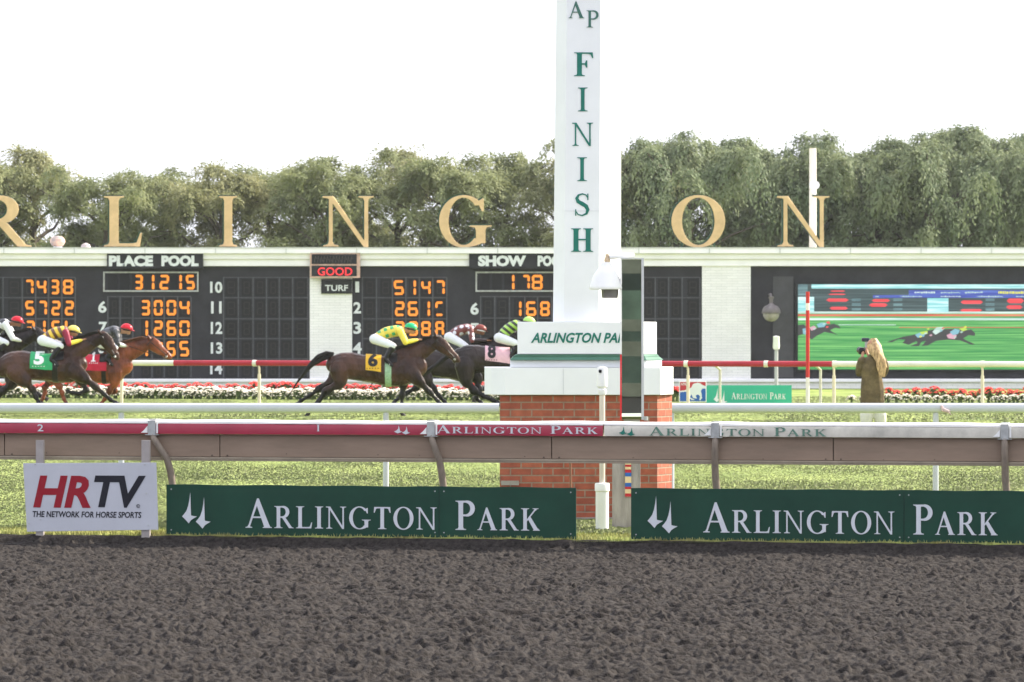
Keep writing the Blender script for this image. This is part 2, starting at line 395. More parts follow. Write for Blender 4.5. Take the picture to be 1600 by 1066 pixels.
# pale dry fringe at the edge of the dirt
n = 26000; xx = (rng.random(n) * 2 - 1) * 5.2; dd = rng.random(n) ** 1.7 * .9
M_dry = mat('dry_grass', (0.42, 0.36, 0.16), 0.8, 0.3, 2, spec=.1, rgb2=(0.36, 0.40, 0.14))
yy = NR.oy + math.tan(NR.th) * xx - .07 + dd
a = rng.random(n) * 2 * PI; co = np.empty((n, 3, 3)); hh = .015 + .035 * rng.random(n)
co[:, 0] = np.stack([xx - np.cos(a) * .009, yy - np.sin(a) * .009, 0 * xx], -1); co[:, 1] = np.stack([xx + np.cos(a) * .009, yy + np.sin(a) * .009, 0 * xx], -1)
co[:, 2] = np.stack([xx + (rng.random(n) - .5) * .04, yy + (rng.random(n) - .5) * .04, hh], -1)
tag(fast_mesh('dry_grass_fringe', co.reshape(-1, 3), np.arange(n * 3).reshape(-1, 3), M_dry, False, 'stuff', 3), 'straw coloured dry grass along the edge of the dirt', 'grass')

# ================================================================ TREES
M_bark = mat('bark', (0.09, 0.075, 0.06), 0.9, 0.3, 3, 0.5, 12)
def leafmat(name, a, b_):
    m = bpy.data.materials.new(name); m.use_nodes = True; nt = m.node_tree; b = nt.nodes['Principled BSDF']
    b.inputs['Roughness'].default_value = .6; b.inputs['Specular IOR Level'].default_value = .15
    ge = nd(nt, 'ShaderNodeTexNoise'); tc = nd(nt, 'ShaderNodeTexCoord'); ge.inputs['Scale'].default_value = .55; ge.inputs['Detail'].default_value = 5
    nt.links.new(tc.outputs['Object'], ge.inputs['Vector'])
    r = nd(nt, 'ShaderNodeValToRGB'); r.color_ramp.elements[0].position = .35; r.color_ramp.elements[1].position = .65
    r.color_ramp.elements[0].color = (*a, 1); r.color_ramp.elements[1].color = (*b_, 1)
    nt.links.new(ge.outputs['Fac'], r.inputs[0]); nt.links.new(r.outputs[0], b.inputs['Base Color'])
    tr = nd(nt, 'ShaderNodeBsdfTranslucent'); nt.links.new(r.outputs[0], tr.inputs[0])
    mx = nd(nt, 'ShaderNodeMixShader'); mx.inputs[0].default_value = .3
    nt.links.new(b.outputs[0], mx.inputs[1]); nt.links.new(tr.outputs[0], mx.inputs[2])
    nt.links.new(mx.outputs[0], nt.nodes['Material Output'].inputs[0]); return m
LM = [leafmat('willow_leaves', (.17, .20, .095), (.29, .31, .15)), leafmat('dark_leaves', (.14, .185, .10), (.24, .275, .145)), leafmat('yellow_leaves', (.20, .215, .10), (.34, .335, .17))]
def make_tree_mesh(seed, hang, h=12.0, rad=4.2):
    r = np.random.default_rng(seed)
    b = MB(); 
    # trunk and limbs
    base = Vector((0, 0, 0)); pts = [(0, 0, 0)]; x = y = 0
    for k in range(1, 7):
        x += (r.random() - .5) * .5; y += (r.random() - .5) * .5; pts.append((x, y, k * h * .12))
    b.tube(pts, [.34, .30, .26, .22, .18, .13, .07], 10)
    clumps = []
    nl = 15
    for k in range(nl):
        t = .22 + .62 * k / nl + r.random() * .05
        an = k * 2.4 + r.random() * .8; ln = rad * (.95 - .55 * max(0, t - .35)) * (.75 + .4 * r.random())
        k0 = min(5, int(t / .72 * 6)); p0 = Vector(pts[k0])
        p0.z = t * h * .80
        dirv = Vector((math.cos(an), math.sin(an), .35 + .6 * t)); L = []
        for q in range(5):
            f = q / 4; pp = p0 + dirv * ln * f + Vector((0, 0, -.55 * f * f * ln * .4)) + Vector((r.random() - .5, r.random() - .5, r.random() - .5)) * .35 * (q > 0)
            L.append(pp)
        b.tube(L, [.12, .09, .07, .045, .02], 6)
        for q in (2, 3, 4):
            for _ in range(1):
                c = L[q] + Vector((r.random() - .5, r.random() - .5, r.random() * .6)) * 1.7
                clumps.append((c, .7 + .6 * r.random()))
    for _ in range(22):        # crown top
        an = r.random() * 2 * PI; q = r.random() ** .6 * rad * .62
        zt = h * (.97 - .20 * (q / rad) ** 1.3) - .5 - r.random() * 1.4
        clumps.append((Vector((q * math.cos(an) + x, q * math.sin(an) + y, zt)), .7 + .6 * r.random()))
    co = []
    for c, cr in clumps:
        ns = int((13 if hang else 10) * cr); npl = 46
        for _ in range(ns + 3):
            az = r.random() * 2 * PI; el = r.random() * .9 - .1; reach = cr * (.7 + .7 * r.random()); drop = cr * ((1.1 if hang else .55) + .5 * r.random())
            u_ = (np.arange(npl) + r.random(npl)) / npl
            hx, hy = math.cos(az), math.sin(az)
            p = np.stack([c.x + hx * reach * u_, c.y + hy * reach * u_, c.z + reach * el * u_ * .9 - drop * u_ ** 2.2 * (1.5 if hang else 1.0)], -1) + r.normal(size=(npl, 3)) * (.09 + .05 * (1 - u_))[:, None]
            tg = np.stack([hx * reach + 0 * u_, hy * reach + 0 * u_, reach * el * .9 - drop * 2.2 * u_ ** 1.2 * (1.4 if hang else .9)], -1)
            tg /= np.linalg.norm(tg, axis=1)[:, None]
            dn = tg + r.normal(size=(npl, 3)) * .38 + np.array([0, 0, -.3 if hang else -.1]); dn /= np.linalg.norm(dn, axis=1)[:, None]
            out = np.array([hx * .8, hy * .8, .75]) + r.normal(size=(npl, 3)) * .35
            sd_ = np.cross(dn, out); sd_ /= np.linalg.norm(sd_, axis=1)[:, None]
            ln = .12 + .13 * r.random(npl); wd = .028 + .026 * r.random(npl)
            a1 = p + dn * ln[:, None]; mid = (p + a1) / 2
            co.append(np.stack([p, mid + sd_ * wd[:, None], a1, mid - sd_ * wd[:, None]], 1))
    co = np.concatenate(co).reshape(-1, 3)
    return b, co
tproto = []
for k in range(5):
    b, co = make_tree_mesh(40 + k, k >= 3)
    tr = b.build('trunk', M_bark, None, True, 60)
    cr = fast_mesh('crown', co, np.arange(len(co)).reshape(-1, 4), LM[(0, 2, 0, 1, 1)[k]], False)
    tproto.append((tr, cr))
TREES = [ # photo column, top row, depth, kind
 (-45, 242, 200, 0, 'broad green tree rising behind the gold R at the left edge'), (62, 232, 203, 1, 'yellow green tree behind the roof vent ball between gold R and L'),
 (165, 260, 197, 2, 'green tree directly behind the gold L'), (262, 266, 203, 0, 'low green tree behind the gap between gold L and I'),
 (345, 256, 198, 1, 'pale yellow green tree behind the gold I'), (435, 258, 204, 2, 'green tree between the gold I and the first gold N'),
 (520, 238, 198, 0, 'tall green tree behind the first gold N'), (610, 233, 203, 1, 'yellow green tree between the first gold N and the G'),
 (712, 238, 198, 2, 'green tree behind the gold G'), (805, 230, 203, 0, 'green tree just left of the white finish column'),
 (905, 226, 199, 1, 'tree mostly hidden by the white finish column'),
 (1000, 208, 200, 3, 'drooping tree just right of the white finish column'), (1085, 200, 197, 4, 'dark weeping tree behind the gold O'),
 (1180, 205, 203, 3, 'weeping tree between the gold O and the last gold N'), (1275, 216, 199, 4, 'weeping tree behind the tall white pole'),
 (1368, 206, 203, 3, 'broad weeping tree right of the last gold N'), (1455, 203, 198, 4, 'dark weeping tree above the middle of the video screen'),
 (1525, 186, 203, 3, 'tallest weeping tree in the row, near the right edge'), (1620, 208, 198, 4, 'dark weeping tree cut by the right edge')]
used = set()
for i, (px, top, d, k, lab) in enumerate(TREES):
    root = empty('shade_tree', (PX(px, d), d, 0), lab, 'tree', 'row of trees behind the scoreboard', rz=i * 1.7)
    hz = PZ(top, d); s = hz / 11.1
    root.scale = (max(s, .9) * 1.0, max(s, .9) * 1.0, s)
    for src in tproto[k]:
        if k in used: src_ = src.copy(); C.objects.link(src_)
        else: src_ = src
        src_.parent = root
    used.add(k)
for i, (px, top, d, k) in enumerate([(215, 322, 224, 2), (570, 318, 222, 0), 
        (1230, 300, 223, 3), (1410, 290, 224, 3), (1580, 280, 223, 3)]):
    root = empty('shade_tree', (PX(px, d), d, 0), 'lower green tree glimpsed in the gaps behind the front row of trees', 'tree', 'second row of trees behind', rz=i * 2.3 + 1)
    s = PZ(top, d) / 11.9; root.scale = (1.0, 1.0, s)
    for src in tproto[k]:
        c = src.copy(); C.objects.link(c); c.parent = root

# ================================================================ SCOREBOARD BUILDING
DW = 143.0
def wx(px): return PX(px, DW)
def wz(py): return PZ(py, DW)
def wallmat():
    m = bpy.data.materials.new('painted_block'); m.use_nodes = True; nt = m.node_tree; b = nt.nodes['Principled BSDF']
    b.inputs['Roughness'].default_value = .7
    tc = nd(nt, 'ShaderNodeTexCoord'); sp = nd(nt, 'ShaderNodeSeparateXYZ'); cb = nd(nt, 'ShaderNodeCombineXYZ')
    nt.links.new(tc.outputs['Object'], sp.inputs[0]); nt.links.new(sp.outputs[0], cb.inputs[0]); nt.links.new(sp.outputs[2], cb.inputs[1])
    br = nd(nt, 'ShaderNodeTexBrick'); br.inputs['Scale'].default_value = 1; br.inputs['Brick Width'].default_value = .4; br.inputs['Row Height'].default_value = .1
    br.inputs['Mortar Size'].default_value = .006; br.inputs['Mortar Smooth'].default_value = .3
    br.inputs['Color1'].default_value = (.84, .81, .82, 1); br.inputs['Color2'].default_value = (.90, .87, .88, 1); br.inputs['Mortar'].default_value = (.62, .62, .62, 1)
    nt.links.new(cb.outputs[0], br.inputs['Vector'])
    n = nd(nt, 'ShaderNodeTexNoise'); n.inputs['Scale'].default_value = .7; n.inputs['Detail'].default_value = 6; nt.links.new(tc.outputs['Object'], n.inputs['Vector'])
    r = nd(nt, 'ShaderNodeValToRGB'); r.color_ramp.elements[0].color = (.92, .92, .92, 1); r.color_ramp.elements[0].position = .3; r.color_ramp.elements[1].color = (1, 1, 1, 1); r.color_ramp.elements[1].position = .6
    nt.links.new(n.outputs['Fac'], r.inputs[0])
    mx = nd(nt, 'ShaderNodeMix'); mx.data_type = 'RGBA'; mx.blend_type = 'MULTIPLY'; mx.inputs[0].default_value = 1
    nt.links.new(br.outputs['Color'], mx.inputs[6]); nt.links.new(r.outputs[0], mx.inputs[7]); nt.links.new(mx.outputs[2], b.inputs['Base Color'])
    bp = nd(nt, 'ShaderNodeBump'); bp.inputs['Strength'].default_value = .5; bp.inputs['Distance'].default_value = .01; bp.invert = True
    nt.links.new(br.outputs['Fac'], bp.inputs['Height']); nt.links.new(bp.outputs[0], b.inputs['Normal']); return m
M_wall = wallmat()
M_trim = mat('white_trim', (.89, .86, .91), .6, .05, 1.2)
M_board = mat('black_board', (.027, .026, .033), .55, .25, 1.5)
M_cell = mat('cell_glass', (.010, .010, .013), .35, .2, 3)
M_bar = mat('cell_frame', (.085, .085, .098), .55, .2, 6)
M_dead = mat('unlit_bulbs', (.026, .023, .024), .5, .3, 9)
M_num = mat('white_numeral', (.68, .70, .72), .6, .08, 8)
M_orange = emit('lit_amber', (1.0, .30, .012), .62)
M_neon = emit('red_neon', (1.0, .02, .03), .8)
M_black = mat('black_plate', (.02, .02, .024), .5, .2, 4)
bld = empty('scoreboard_building', (0, DW, 0), 'long low white block building carrying dark totalizator boards and gold letters', 'scoreboard')
def L(px): return wx(px)
w_ = MB(); y0, y1 = 0, 5
XL, XR = wx(-420), wx(2300)
w_.box(XL, XR, y0, y1, wz(416), wz(388.5))          # band under the cornice
w_.box(XL, XR, y0, y1, -.05, wz(592))               # base course
for a, c in ((-420, -300), (484, 550), (1097, 1173), (2000, 2300)): w_.box(wx(a), wx(c), y0, y1, wz(592), wz(416))
w_.build('wall', M_wall, bld)
c_ = MB(); c_.box(XL - .2, XR + .2, -.30, 5.2, wz(396.5), wz(388)); c_.box(XL, XR, -.16, -.003, wz(405), wz(396.5) - .003); c_.box(XL, XR, -.06, -.003, wz(416) + .003, wz(405) - .003)
c_.box(XL, XR, -.10, -.003, wz(597), wz(592.5)); c_.build('cornice', M_trim, bld, bevel=.012)
cp = MB(); cp.box(XL - .25, XR + .25, -.33, 5.3, wz(388) + .003, wz(386.8)); 
for k in range(-4, 24): cp.box(wx(k * 110 + 7), wx(k * 110 + 8.4), -.335, -.30, wz(396), wz(387))
cp.build('coping', mat('coping_metal', (.6, .6, .6), .5, .1, 2), bld)
cols_small = [(352, 370), (377, 393), (398, 414), (419, 434), (439, 455), (460, 479)]
rows5 = [(436, 463), (468, 496), (501, 527), (532, 559), (564, 590)]
def board(x0, x1, label):
    o = MB().box(wx(x0) + .002, wx(x1) - .002, .14, .4, wz(592) + .002, wz(416) - .002).build('display_board', M_board, bld); tag(o, label); return o
def cells(par, cols, rows, offs=0, drop=()):
    b = MB(); f = MB(); q = MB()
    for ri, (r0, r1) in enumerate(rows):
        for ci, (a, c) in enumerate(cols):
            b.box(wx(a + offs), wx(c + offs), .125, .139, wz(r1), wz(r0))
            if (ri, ci) not in drop:
                seg(q, '8', wx(a + offs + 3), wx(c + offs - 3), wz(r1 - 3.5), wz(r0 + 3.5), .119, .004, .045)
        f.box(wx(cols[0][0] + offs - 3), wx(cols[-1][1] + offs + 2), .108, .124, wz(r1 + 3), wz(r1 + 1.6))
    for a, c in cols: f.box(wx(c + offs + 1.2), wx(c + offs + 3), .110, .1245, wz(rows[-1][1]), wz(rows[0][0] - 2))
    f.box(wx(cols[0][0] + offs - 4), wx(cols[0][0] + offs - 2.2), .109, .1245, wz(rows[-1][1]), wz(rows[0][0] - 2))
    f.box(wx(cols[0][0] + offs - 4), wx(cols[-1][1] + offs + 2), .107, .1245, wz(rows[0][0] - 2), wz(rows[0][0] - 3.2))
    b.build('lamp_cells', M_cell, par); f.build('cell_frame', M_bar, par); q.build('unlit_bulbs', M_dead, par)
def lit(par, y0_, y1_, items):
    for ch, a, c in items:
        b = MB(); seg(b, ch, wx(a), wx(c), wz(y1_), wz(y0_), .07, .03, .092); b.build('lit_digit', M_orange, par)
def num(par, text, x0, x1, y0_, y1_, m=None, y=.10, bold=.03):
    b = MB(); sans(b, text, wx(x0), wz(y1_), wz(y0_) - wz(y1_), y, wx(x1) - wx(x0), bold); b.build('row_number', m or M_num, par)
A = board(-300, 484, 'black board left of the white pier, rows of amber digits')
B = board(550, 1097, 'black board behind the finish column')
Cc = board(1173, 2000, 'black surround of the video screen')
colsR = [(171, 185), (190, 205), (220, 235), (240, 254), (259, 275), (280, 296)]
rows4 = [(466, 495), (498, 527), (530, 559), (564, 590)]
colsL = [(-14, 2), (12, 32), (37, 53), (57, 73), (78, 94), (98, 115)]
cells(A, colsL, rows5); cells(A, cols_small, rows5); cells(A, colsR, rows4)
lit(A, 437, 460, [('7', 39, 52), ('4', 57, 72), ('3', 79, 92), ('8', 98, 114)])
lit(A, 470, 493, [('5', 39, 53), ('7', 60, 73), ('2', 80, 94), ('2', 101, 115)])
lit(A, 501, 524, [('2', 40, 54), ('1', 64, 74), ('6', 80, 94), ('1', 98, 108)])
lit(A, 469, 493, [('3', 220, 234), ('0', 240, 254), ('0', 260, 275), ('4', 280, 296)])
lit(A, 501, 525, [('1', 224, 234), ('2', 240, 254), ('6', 260, 275), ('0', 280, 296)])
lit(A, 533, 557, [('1', 224, 234), ('4', 240, 254), ('5', 260, 274), ('5', 280, 295)])
for t, a, c, r0, r1 in (('6', 153, 166, 470.5, 489), ('7', 154, 167, 503, 521), ('8', 153, 166, 535, 553), ('10', 328, 347, 440, 458), ('11', 329.5, 346, 471, 490), ('12', 329, 347, 503, 522), ('13', 329, 347, 535, 553), ('14', 328, 347, 567, 585)): num(A, t, a, c, r0, r1)
def pool(x0, x1, tx, word, text_x, bx0, bx1, items, par, word2=None):
    MB().box(wx(x0), wx(x1), -.22, -.08, wz(420), wz(396)).build('heading_plate', M_black, par)
    b = MB(); sans(b, word, wx(tx[0]), wz(416.5), wz(399.5) - wz(416.5), -.224, wx(tx[1]) - wx(tx[0]), .06)
    if word2: sans(b, word2[0], wx(word2[1]), wz(416.5), wz(399.5) - wz(416.5), -.224, wx(word2[2]) - wx(word2[1]), .06)
    b.build('heading', M_num, par)
    f = MB(); X0, X1, Z0, Z1 = wx(bx0), wx(bx1), wz(456), wz(424.5); t = .055
    f.box(X0, X1, .04, .1, Z0, Z0 + t); f.box(X0, X1, .04, .1, Z1 - t, Z1); f.box(X0, X0 + t, .042, .1, Z0 + t, Z1 - t); f.box(X1 - t, X1, .042, .1, Z0 + t, Z1 - t)
    f.build('pool_frame', mat('dull_frame', (.42, .42, .42), .6, .25, 9), par)
    lit(par, 429.5, 452.5, items)
    q = MB(); a = bx0 + 7
    while a < bx1 - 12:
        q.box(wx(a), wx(a + 15), .100, .118, wz(453), wz(428)); a += 19
    q.build('lamp_cells', M_cell, par)
pool(168, 318, (171, 240), 'PLACE', 0, 161, 310, [('3', 210, 223), ('1', 234, 244), ('2', 249, 264), ('1', 277, 287), ('5', 290, 304)], A, ('POOL', 253, 311))
pool(733, 888, (747, 822), 'SHOW', 0, 743, 884, [('1', 797, 807), ('7', 816, 828), ('8', 831, 848)], B, ('POOL', 840, 884))
colsB = [(569, 586), (594, 611), (615, 632), (638, 653), (658, 674), (679, 696)]
cells(B, colsB, rows5)
colsC = [(754, 771), (776, 794), (803, 818), (821, 838), (843, 860)]
cells(B, colsC, rows4)
cells(B, [(985, 1001), (1007, 1022), (1028, 1043), (1049, 1064), (1074, 1092)], rows5)
lit(B, 438, 461, [('5', 615, 631), ('1', 643, 653), ('4', 658, 673), ('7', 681, 695)])
lit(B, 471, 494, [('2', 617, 632), ('6', 637, 653), ('1', 665, 675), ('q', 680, 693)])
lit(B, 502, 525, [('2', 617, 632), ('9', 638, 653), ('8', 658, 673), ('A', 680, 694)])
lit(B, 471, 494, [('1', 808, 818), ('6', 822, 838), ('8', 844, 859)])
for t, a, c, r0, r1 in (('6', 735, 748, 473, 492), ('7', 736, 748, 505, 523), ('8', 735, 748, 536, 554), ('1', 555, 561, 440, 457), ('2', 552, 564, 472, 490), ('3', 552, 564, 503, 522), ('4', 551, 565, 535, 553), ('5', 552, 564, 567, 585)): num(B, t, a, c, r0, r1)
# condition sign
cs = MB().box(wx(485), wx(563), -.30, -.17, wz(434.5), wz(395.5)).build('condition_sign', mat('rusty_trim', (.50, .33, .27), .7, .3, 5), bld)
MB().box(wx(487.5), wx(558), -.306, -.301, wz(413), wz(397.5)).box(wx(487.5), wx(558), -.306, -.301, wz(432), wz(415.5)).build('sign_window', M_black, cs)
b = MB(); sans(b, 'GOOD', wx(497), wz(430.8), wz(418.3) - wz(430.8), -.312, wx(551) - wx(497), .01); b.build('neon_word', M_neon, cs)
b = MB()
for k in range(13):
    a = 492 + k * 4.7; b.tube([(wx(a), -.312, wz(410.5)), (wx(a + 1.5), -.312, wz(400.5)), (wx(a + 3.4), -.312, wz(405 + (k % 3) * 2))], .012, 6)
b.build('unlit_tubes', mat('dead_tube', (.09, .075, .07), .4, .3, 9), cs)
MB().box(wx(502), wx(550), -.08, -.003, wz(459), wz(436.5)).build('surface_plate', M_black, cs)
b = MB(); sans(b, 'TURF', wx(508), wz(455), wz(445.5) - wz(455), -.084, wx(544) - wx(508), .02); b.build('surface_word', M_num, cs)
MB().box(wx(1208), wx(1240), .10, .139, wz(590), wz(432)).build('board_panel', mat('grey_panel', (.062, .060, .068), .6, .15, 2), Cc)
# ---- video screen
vs = MB().box(wx(1243), wx(1760), .02, .12, wz(580), wz(441)).build('video_screen', M_black, Cc)
E = [emit('screen_green', (.010, .165, .035), .9, (.3, 18, (.13, .37, .10))), emit('screen_dark', (.008, .022, .028), .8, (.3, 14, (.05, .09, .10))), emit('screen_cyan', (.22, .60, .62), .62, (.6, 14, (.75, .95, .95))), emit('screen_red', (.75, .02, .04), .6, (.5, 16, (.9, .10, .12))), emit('screen_white', (.40, .60, .52), .6, (.4, 16, (.8, .9, .88))),
     emit('screen_blue', (.02, .04, .30), .7, (.5, 14, (.08, .14, .50))), emit('screen_yellow', (.75, .75, .05), .6), emit('screen_teal', (.05, .11, .13), .7, (.8, 18, (.16, .28, .30))), emit('screen_horse', (.025, .025, .03), .8), emit('screen_orange', (.60, .04, .03), .65, (.5, 14, (.75, .25, .15))), emit('screen_pink', (.65, .35, .45), .6), emit('screen_sky', (.20, .45, .55), .6), emit('screen_lime', (.45, .65, .08), .6)]
im = MB(); lay = [0.018]
def pr(x0, x1, a, c, mi, dy=0):
    im.box(wx(x0), wx(x1), lay[0] - dy, .0195, wz(c), wz(a), mi)
pr(1247, 1756, 489, 577.5, 0); pr(1247, 1756, 444, 489, 1)
pr(1268, 1756, 444.5, 451, 2, .001); pr(1247, 1262, 444.5, 462, 7, .001); pr(1247, 1272, 464, 487, 2, .001)
pr(1247, 1756, 487, 490, 4, .001); pr(1247, 1756, 491.2, 494.2, 9, .001); pr(1247, 1756, 497, 500.5, 4, .001)
for a, c, r0, r1 in ((1297, 1321, 454, 456), (1294, 1322, 459, 461), (1291, 1326, 466.5, 471.5), (1296, 1325, 479.5, 484), (1362, 1391, 467.5, 472), (1358, 1387, 474, 479.5), (1501, 1536, 469.5, 475), (1500, 1535, 483, 487), (1573, 1600, 466.5, 474), (1572, 1598, 477, 483), (1640, 1670, 468, 474), (1640, 1668, 479, 484)): 
    m_ = (r0 + r1) / 2; im.prism([(wx(a), wz(m_)), (wx(a + 4), wz(r0)), (wx(c - 4), wz(r0)), (wx(c), wz(m_)), (wx(c - 4), wz(r1)), (wx(a + 4), wz(r1))], .017, .0195, 3)
for x in (1331, 1396, 1540, 1612): 
    for r0 in (466.5, 474, 481.5): pr(x, x + 14, r0, r0 + 4, 7, .001)
pr(1449, 1482, 466, 488, 2, .002)
pr(1420, 1756, 453.5, 461, 5, .003); pr(1364, 1756, 461.2, 465.5, 5, .003)
r_ = random.Random(5)
for x0, x1, r0, r1, mi in ((1429, 1461, 455.5, 458.8, 4), (1470, 1500, 456, 458.6, 4), (1508, 1537, 455.6, 458.6, 4), (1560, 1602, 455, 459.5, 6), (1407, 1440, 462.3, 464.6, 4), (1470, 1502, 462.3, 464.6, 4), (1527, 1567, 462.3, 464.6, 4), (1588, 1606, 462.3, 464.6, 4), (1368, 1373, 462.3, 464.6, 4)):
    x = x0
    while x < x1 - 1:
        wd = 1.2 + r_.random() * 2.4; pr(x, min(x + wd, x1), r0 + r_.random() * .8, r1 - r_.random() * .8, mi, .004); x += wd + .9
pr(1310, 1400, 507.2, 508.2, 4, .001); pr(1405, 1756, 511.3, 512.3, 9, .001)
def blob(pts, mi, dy): im.prism([(wx(a), wz(c)) for a, c in pts], .018 - dy, .0195, mi)
blob([(1385, 535), (1396, 531), (1412, 526), (1425, 524), (1445, 518), (1460, 515), (1490, 514), (1510, 516), (1518, 515), (1524, 521), (1523, 525), (1513, 524), (1505, 529), (1512, 533), (1524, 538), (1518, 539), (1500, 532), (1480, 531), (1462, 533), (1450, 540), (1440, 541), (1447, 533), (1440, 534), (1436, 541), (1422, 541), (1434, 536), (1432, 533), (1420, 539), (1410, 536), (1415, 531), (1404, 530), (1394, 535)], 8, .002)
blob([(1430, 523), (1440, 519), (1446, 521), (1444, 526), (1434, 528)], 11, .003); blob([(1437, 519), (1449, 517), (1450, 521), (1440, 523)], 12, .004)
blob([(1457, 519), (1463, 512), (1474, 511), (1476, 514), (1469, 519), (1462, 523)], 4, .003); blob([(1479, 524), (1487, 520), (1495, 524), (1492, 530), (1482, 529)], 10, .003)
blob([(1484, 519), (1492, 514), (1500, 516), (1497, 522), (1489, 524)], 11, .004); blob([(1498, 514), (1507, 512), (1512, 515), (1505, 518)], 12, .004)
blob([(1247, 508), (1256, 507), (1262, 512), (1275, 514), (1283, 508), (1295, 507), (1304, 506), (1312, 510), (1313, 514), (1306, 512), (1297, 516), (1303, 520), (1310, 524), (1300, 521), (1288, 519), (1276, 525), (1268, 531), (1264, 527), (1258, 521), (1247, 525)], 8, .002)
blob([(1276, 507), (1284, 504), (1292, 505), (1288, 511), (1279, 512)], 11, .003); blob([(1291, 503), (1296, 502), (1297, 506), (1292, 506)], 3, .004); blob([(1265, 512), (1272, 509), (1276, 513), (1268, 517)], 10, .003); blob([(1254, 514), (1259, 513), (1259, 523), (1255, 522)], 11, .003)
for x_, y_, mi in ((1444, 521, 4), (1452, 524, 10), (1468, 517, 11), (1471, 513, 9), (1448, 514, 12), (1490, 527, 4), (1500, 519, 4), (1506, 511, 6), (1436, 526, 6), (1480, 516, 8), (1285, 506, 4), (1270, 514, 4), (1257, 518, 4), (1290, 511, 3)): im.prism([(wx(x_), wz(y_)), (wx(x_ + 3), wz(y_ - 1.6)), (wx(x_ + 5), wz(y_)), (wx(x_ + 2), wz(y_ + 1.8))], .0125, .0195, mi)
im.build('screen_image', E, vs)

# ================================================================ ROOF LETTERS, POLE, VENTS
M_gold = mat('gold_face', (.66, .46, .25), .38, .14, 1.8, metal=.45); M_lgreen = mat('green_return', (.035, .075, .05), .6, .2, 3)
DL = DW - .12
def roof_letter(ch, x0, x1, lab, top=306.5, bot=385.5):
    root = empty('rooftop_letter', (PX((x0 + x1) / 2, DL), DL, wz(388) + .02), lab, 'letter', 'gold letters along the roof edge')
    g, wd = glyph(ch, .17, .065); hh = (bot - top) / F * DL; ww = (x1 - x0) / F * DL; z0 = PZ(bot, DL) - root.location.z
    s = ww / wd; f = MB(); r = MB()
    for k, poly in enumerate(g):
        P = [(-ww / 2 + a * s, z0 + c * hh) for a, c in poly]
        f.prism(P, -.03 - .0004 * k, -.003)
        cx = sum(p[0] for p in P) / len(P); cz = sum(p[1] for p in P) / len(P)
        r.prism([(x - .055, z + .045) for x, z in P], 0 + .0004 * k, .24)
    f.build('letter_face', M_gold, root, bevel=.022); r.build('letter_return', M_lgreen, root)
    b = MB()
    for x in (-ww * .3, ww * .3): b.box(x - .03, x + .03, .05, .15, -.02, z0 + .3)
    b.build('letter_bracket', M_lgreen, root)
for ch, a, c, lab in (('A', -200, -120, 'gold letter A on the roof edge left of the R'), ('R', -42, 47, 'gold letter R cut by the left edge of the photo'), ('L', 163, 222, 'gold letter L on the roof above the place pool heading'), ('I', 343, 370, 'gold letter I on the roof'),
                      ('N', 504, 585, 'gold letter N above the red neon sign, between I and G'), ('G', 686, 768, 'gold letter G on the roof'), ('T', 872, 940, 'gold letter T behind the finish column'), ('O', 1049, 1133, 'gold letter O on the roof'), ('N', 1214, 1297, 'gold letter N in front of the tall white pole')):
    roof_letter(ch, a, c, lab)
root = empty('roof_vent', (PX(90, DW + 1.5), DW + 1.5, wz(388)), 'grey ball shaped roof vent with orange side, left of the gold L', 'vent', 'ball vents on the roof')
r_ = .29; MB().lathe([(.1, 0), (.1, .1), (.22, .14), (.29, .26), (.27, .38), (.18, .47), (.04, .5)], n=20).build('turbine', mat('vent_metal', (.45, .43, .45), .4, .4, 3, rgb2=(.65, .40, .28)), root, True)
MB().lathe([(.18, -.05), (.17, .1)], n=16).build('collar', M_trim, root, True)
root = empty('roof_vent', (PX(134, DW + 3), DW + 3, wz(390)), 'small pinkish ball vent low on the roof, beside the gold L', 'vent', 'ball vents on the roof')
MB().lathe([(.1, 0), (.17, .06), (.2, .15), (.15, .26), (.03, .32)], n=16).build('turbine', mat('vent_pink', (.5, .43, .42), .5, .2, 3), root, True)
d = DW + 7; root = empty('tall_pole', (PX(1270, d), d, 0), 'tall white pole with peeling orange streaks behind the last gold N', 'pole')
MB().tube([(0, 0, 0), (0, 0, PZ(232, d))], [.16, .135], 16).build('shaft', mat('peeling_white', (.72, .72, .72), .6, .06, 2, stretch=(6, 6, .5), rgb2=(.8, .66, .55)), root, True)
b = MB(); zz = PZ(290, d); b.tube([(-.02, -.16, zz), (.1, -.42, zz)], .15, 14); b.tube([(0, -.1, zz - .2), (.05, -.3, zz - .35)], .07, 8); b.build('pole_fitting', M_trim, root, True)
# ================================================================ DIRT TRACK RAIL (nearest)
M_red = mat('rail_red', (.34, .022, .055), .35, .12, 3, spec=.5)
M_cream = mat('rail_cream', (.52, .50, .44), .5, .2, 2.5, rgb2=(.6, .57, .50))
M_capw = mat('cap_top', (.80, .78, .76), .5, .08, 3)
M_beam = mat('beam_tan', (.25, .182, .135), .6, .13, 1.6, stretch=(1, 1, 5))
M_lip = mat('beam_lip', (.30, .25, .19), .7, .2, 4); M_joint = mat('joint_dark', (.10, .075, .06), .8, .3, 6)
M_metal = mat('clamp_metal', (.40, .41, .41), .45, .2, 9, metal=.3)
M_leg = mat('rail_leg', (.22, .18, .145), .55, .22, 6, stretch=(3, 3, 1))
M_white = mat('white_paint', (.78, .78, .77), .45, .06, 3)
M_letter = mat('sign_lettering', (.58, .60, .64), .5, .05, 8)
M_bgreen = mat('banner_green', (.008, .047, .029), .55, .14, 2.2)
M_dgreen = mat('letter_green', (.02, .17, .13), .5, .1, 6)
def rail_root(name, ln, label, cat, v=0, group=None):
    p = ln.world(800, v); return empty(name, p, label, cat, group, rz=ln.th)
def RS(px, v=0): return NR.S(px, v) - NR.S(800, 0)
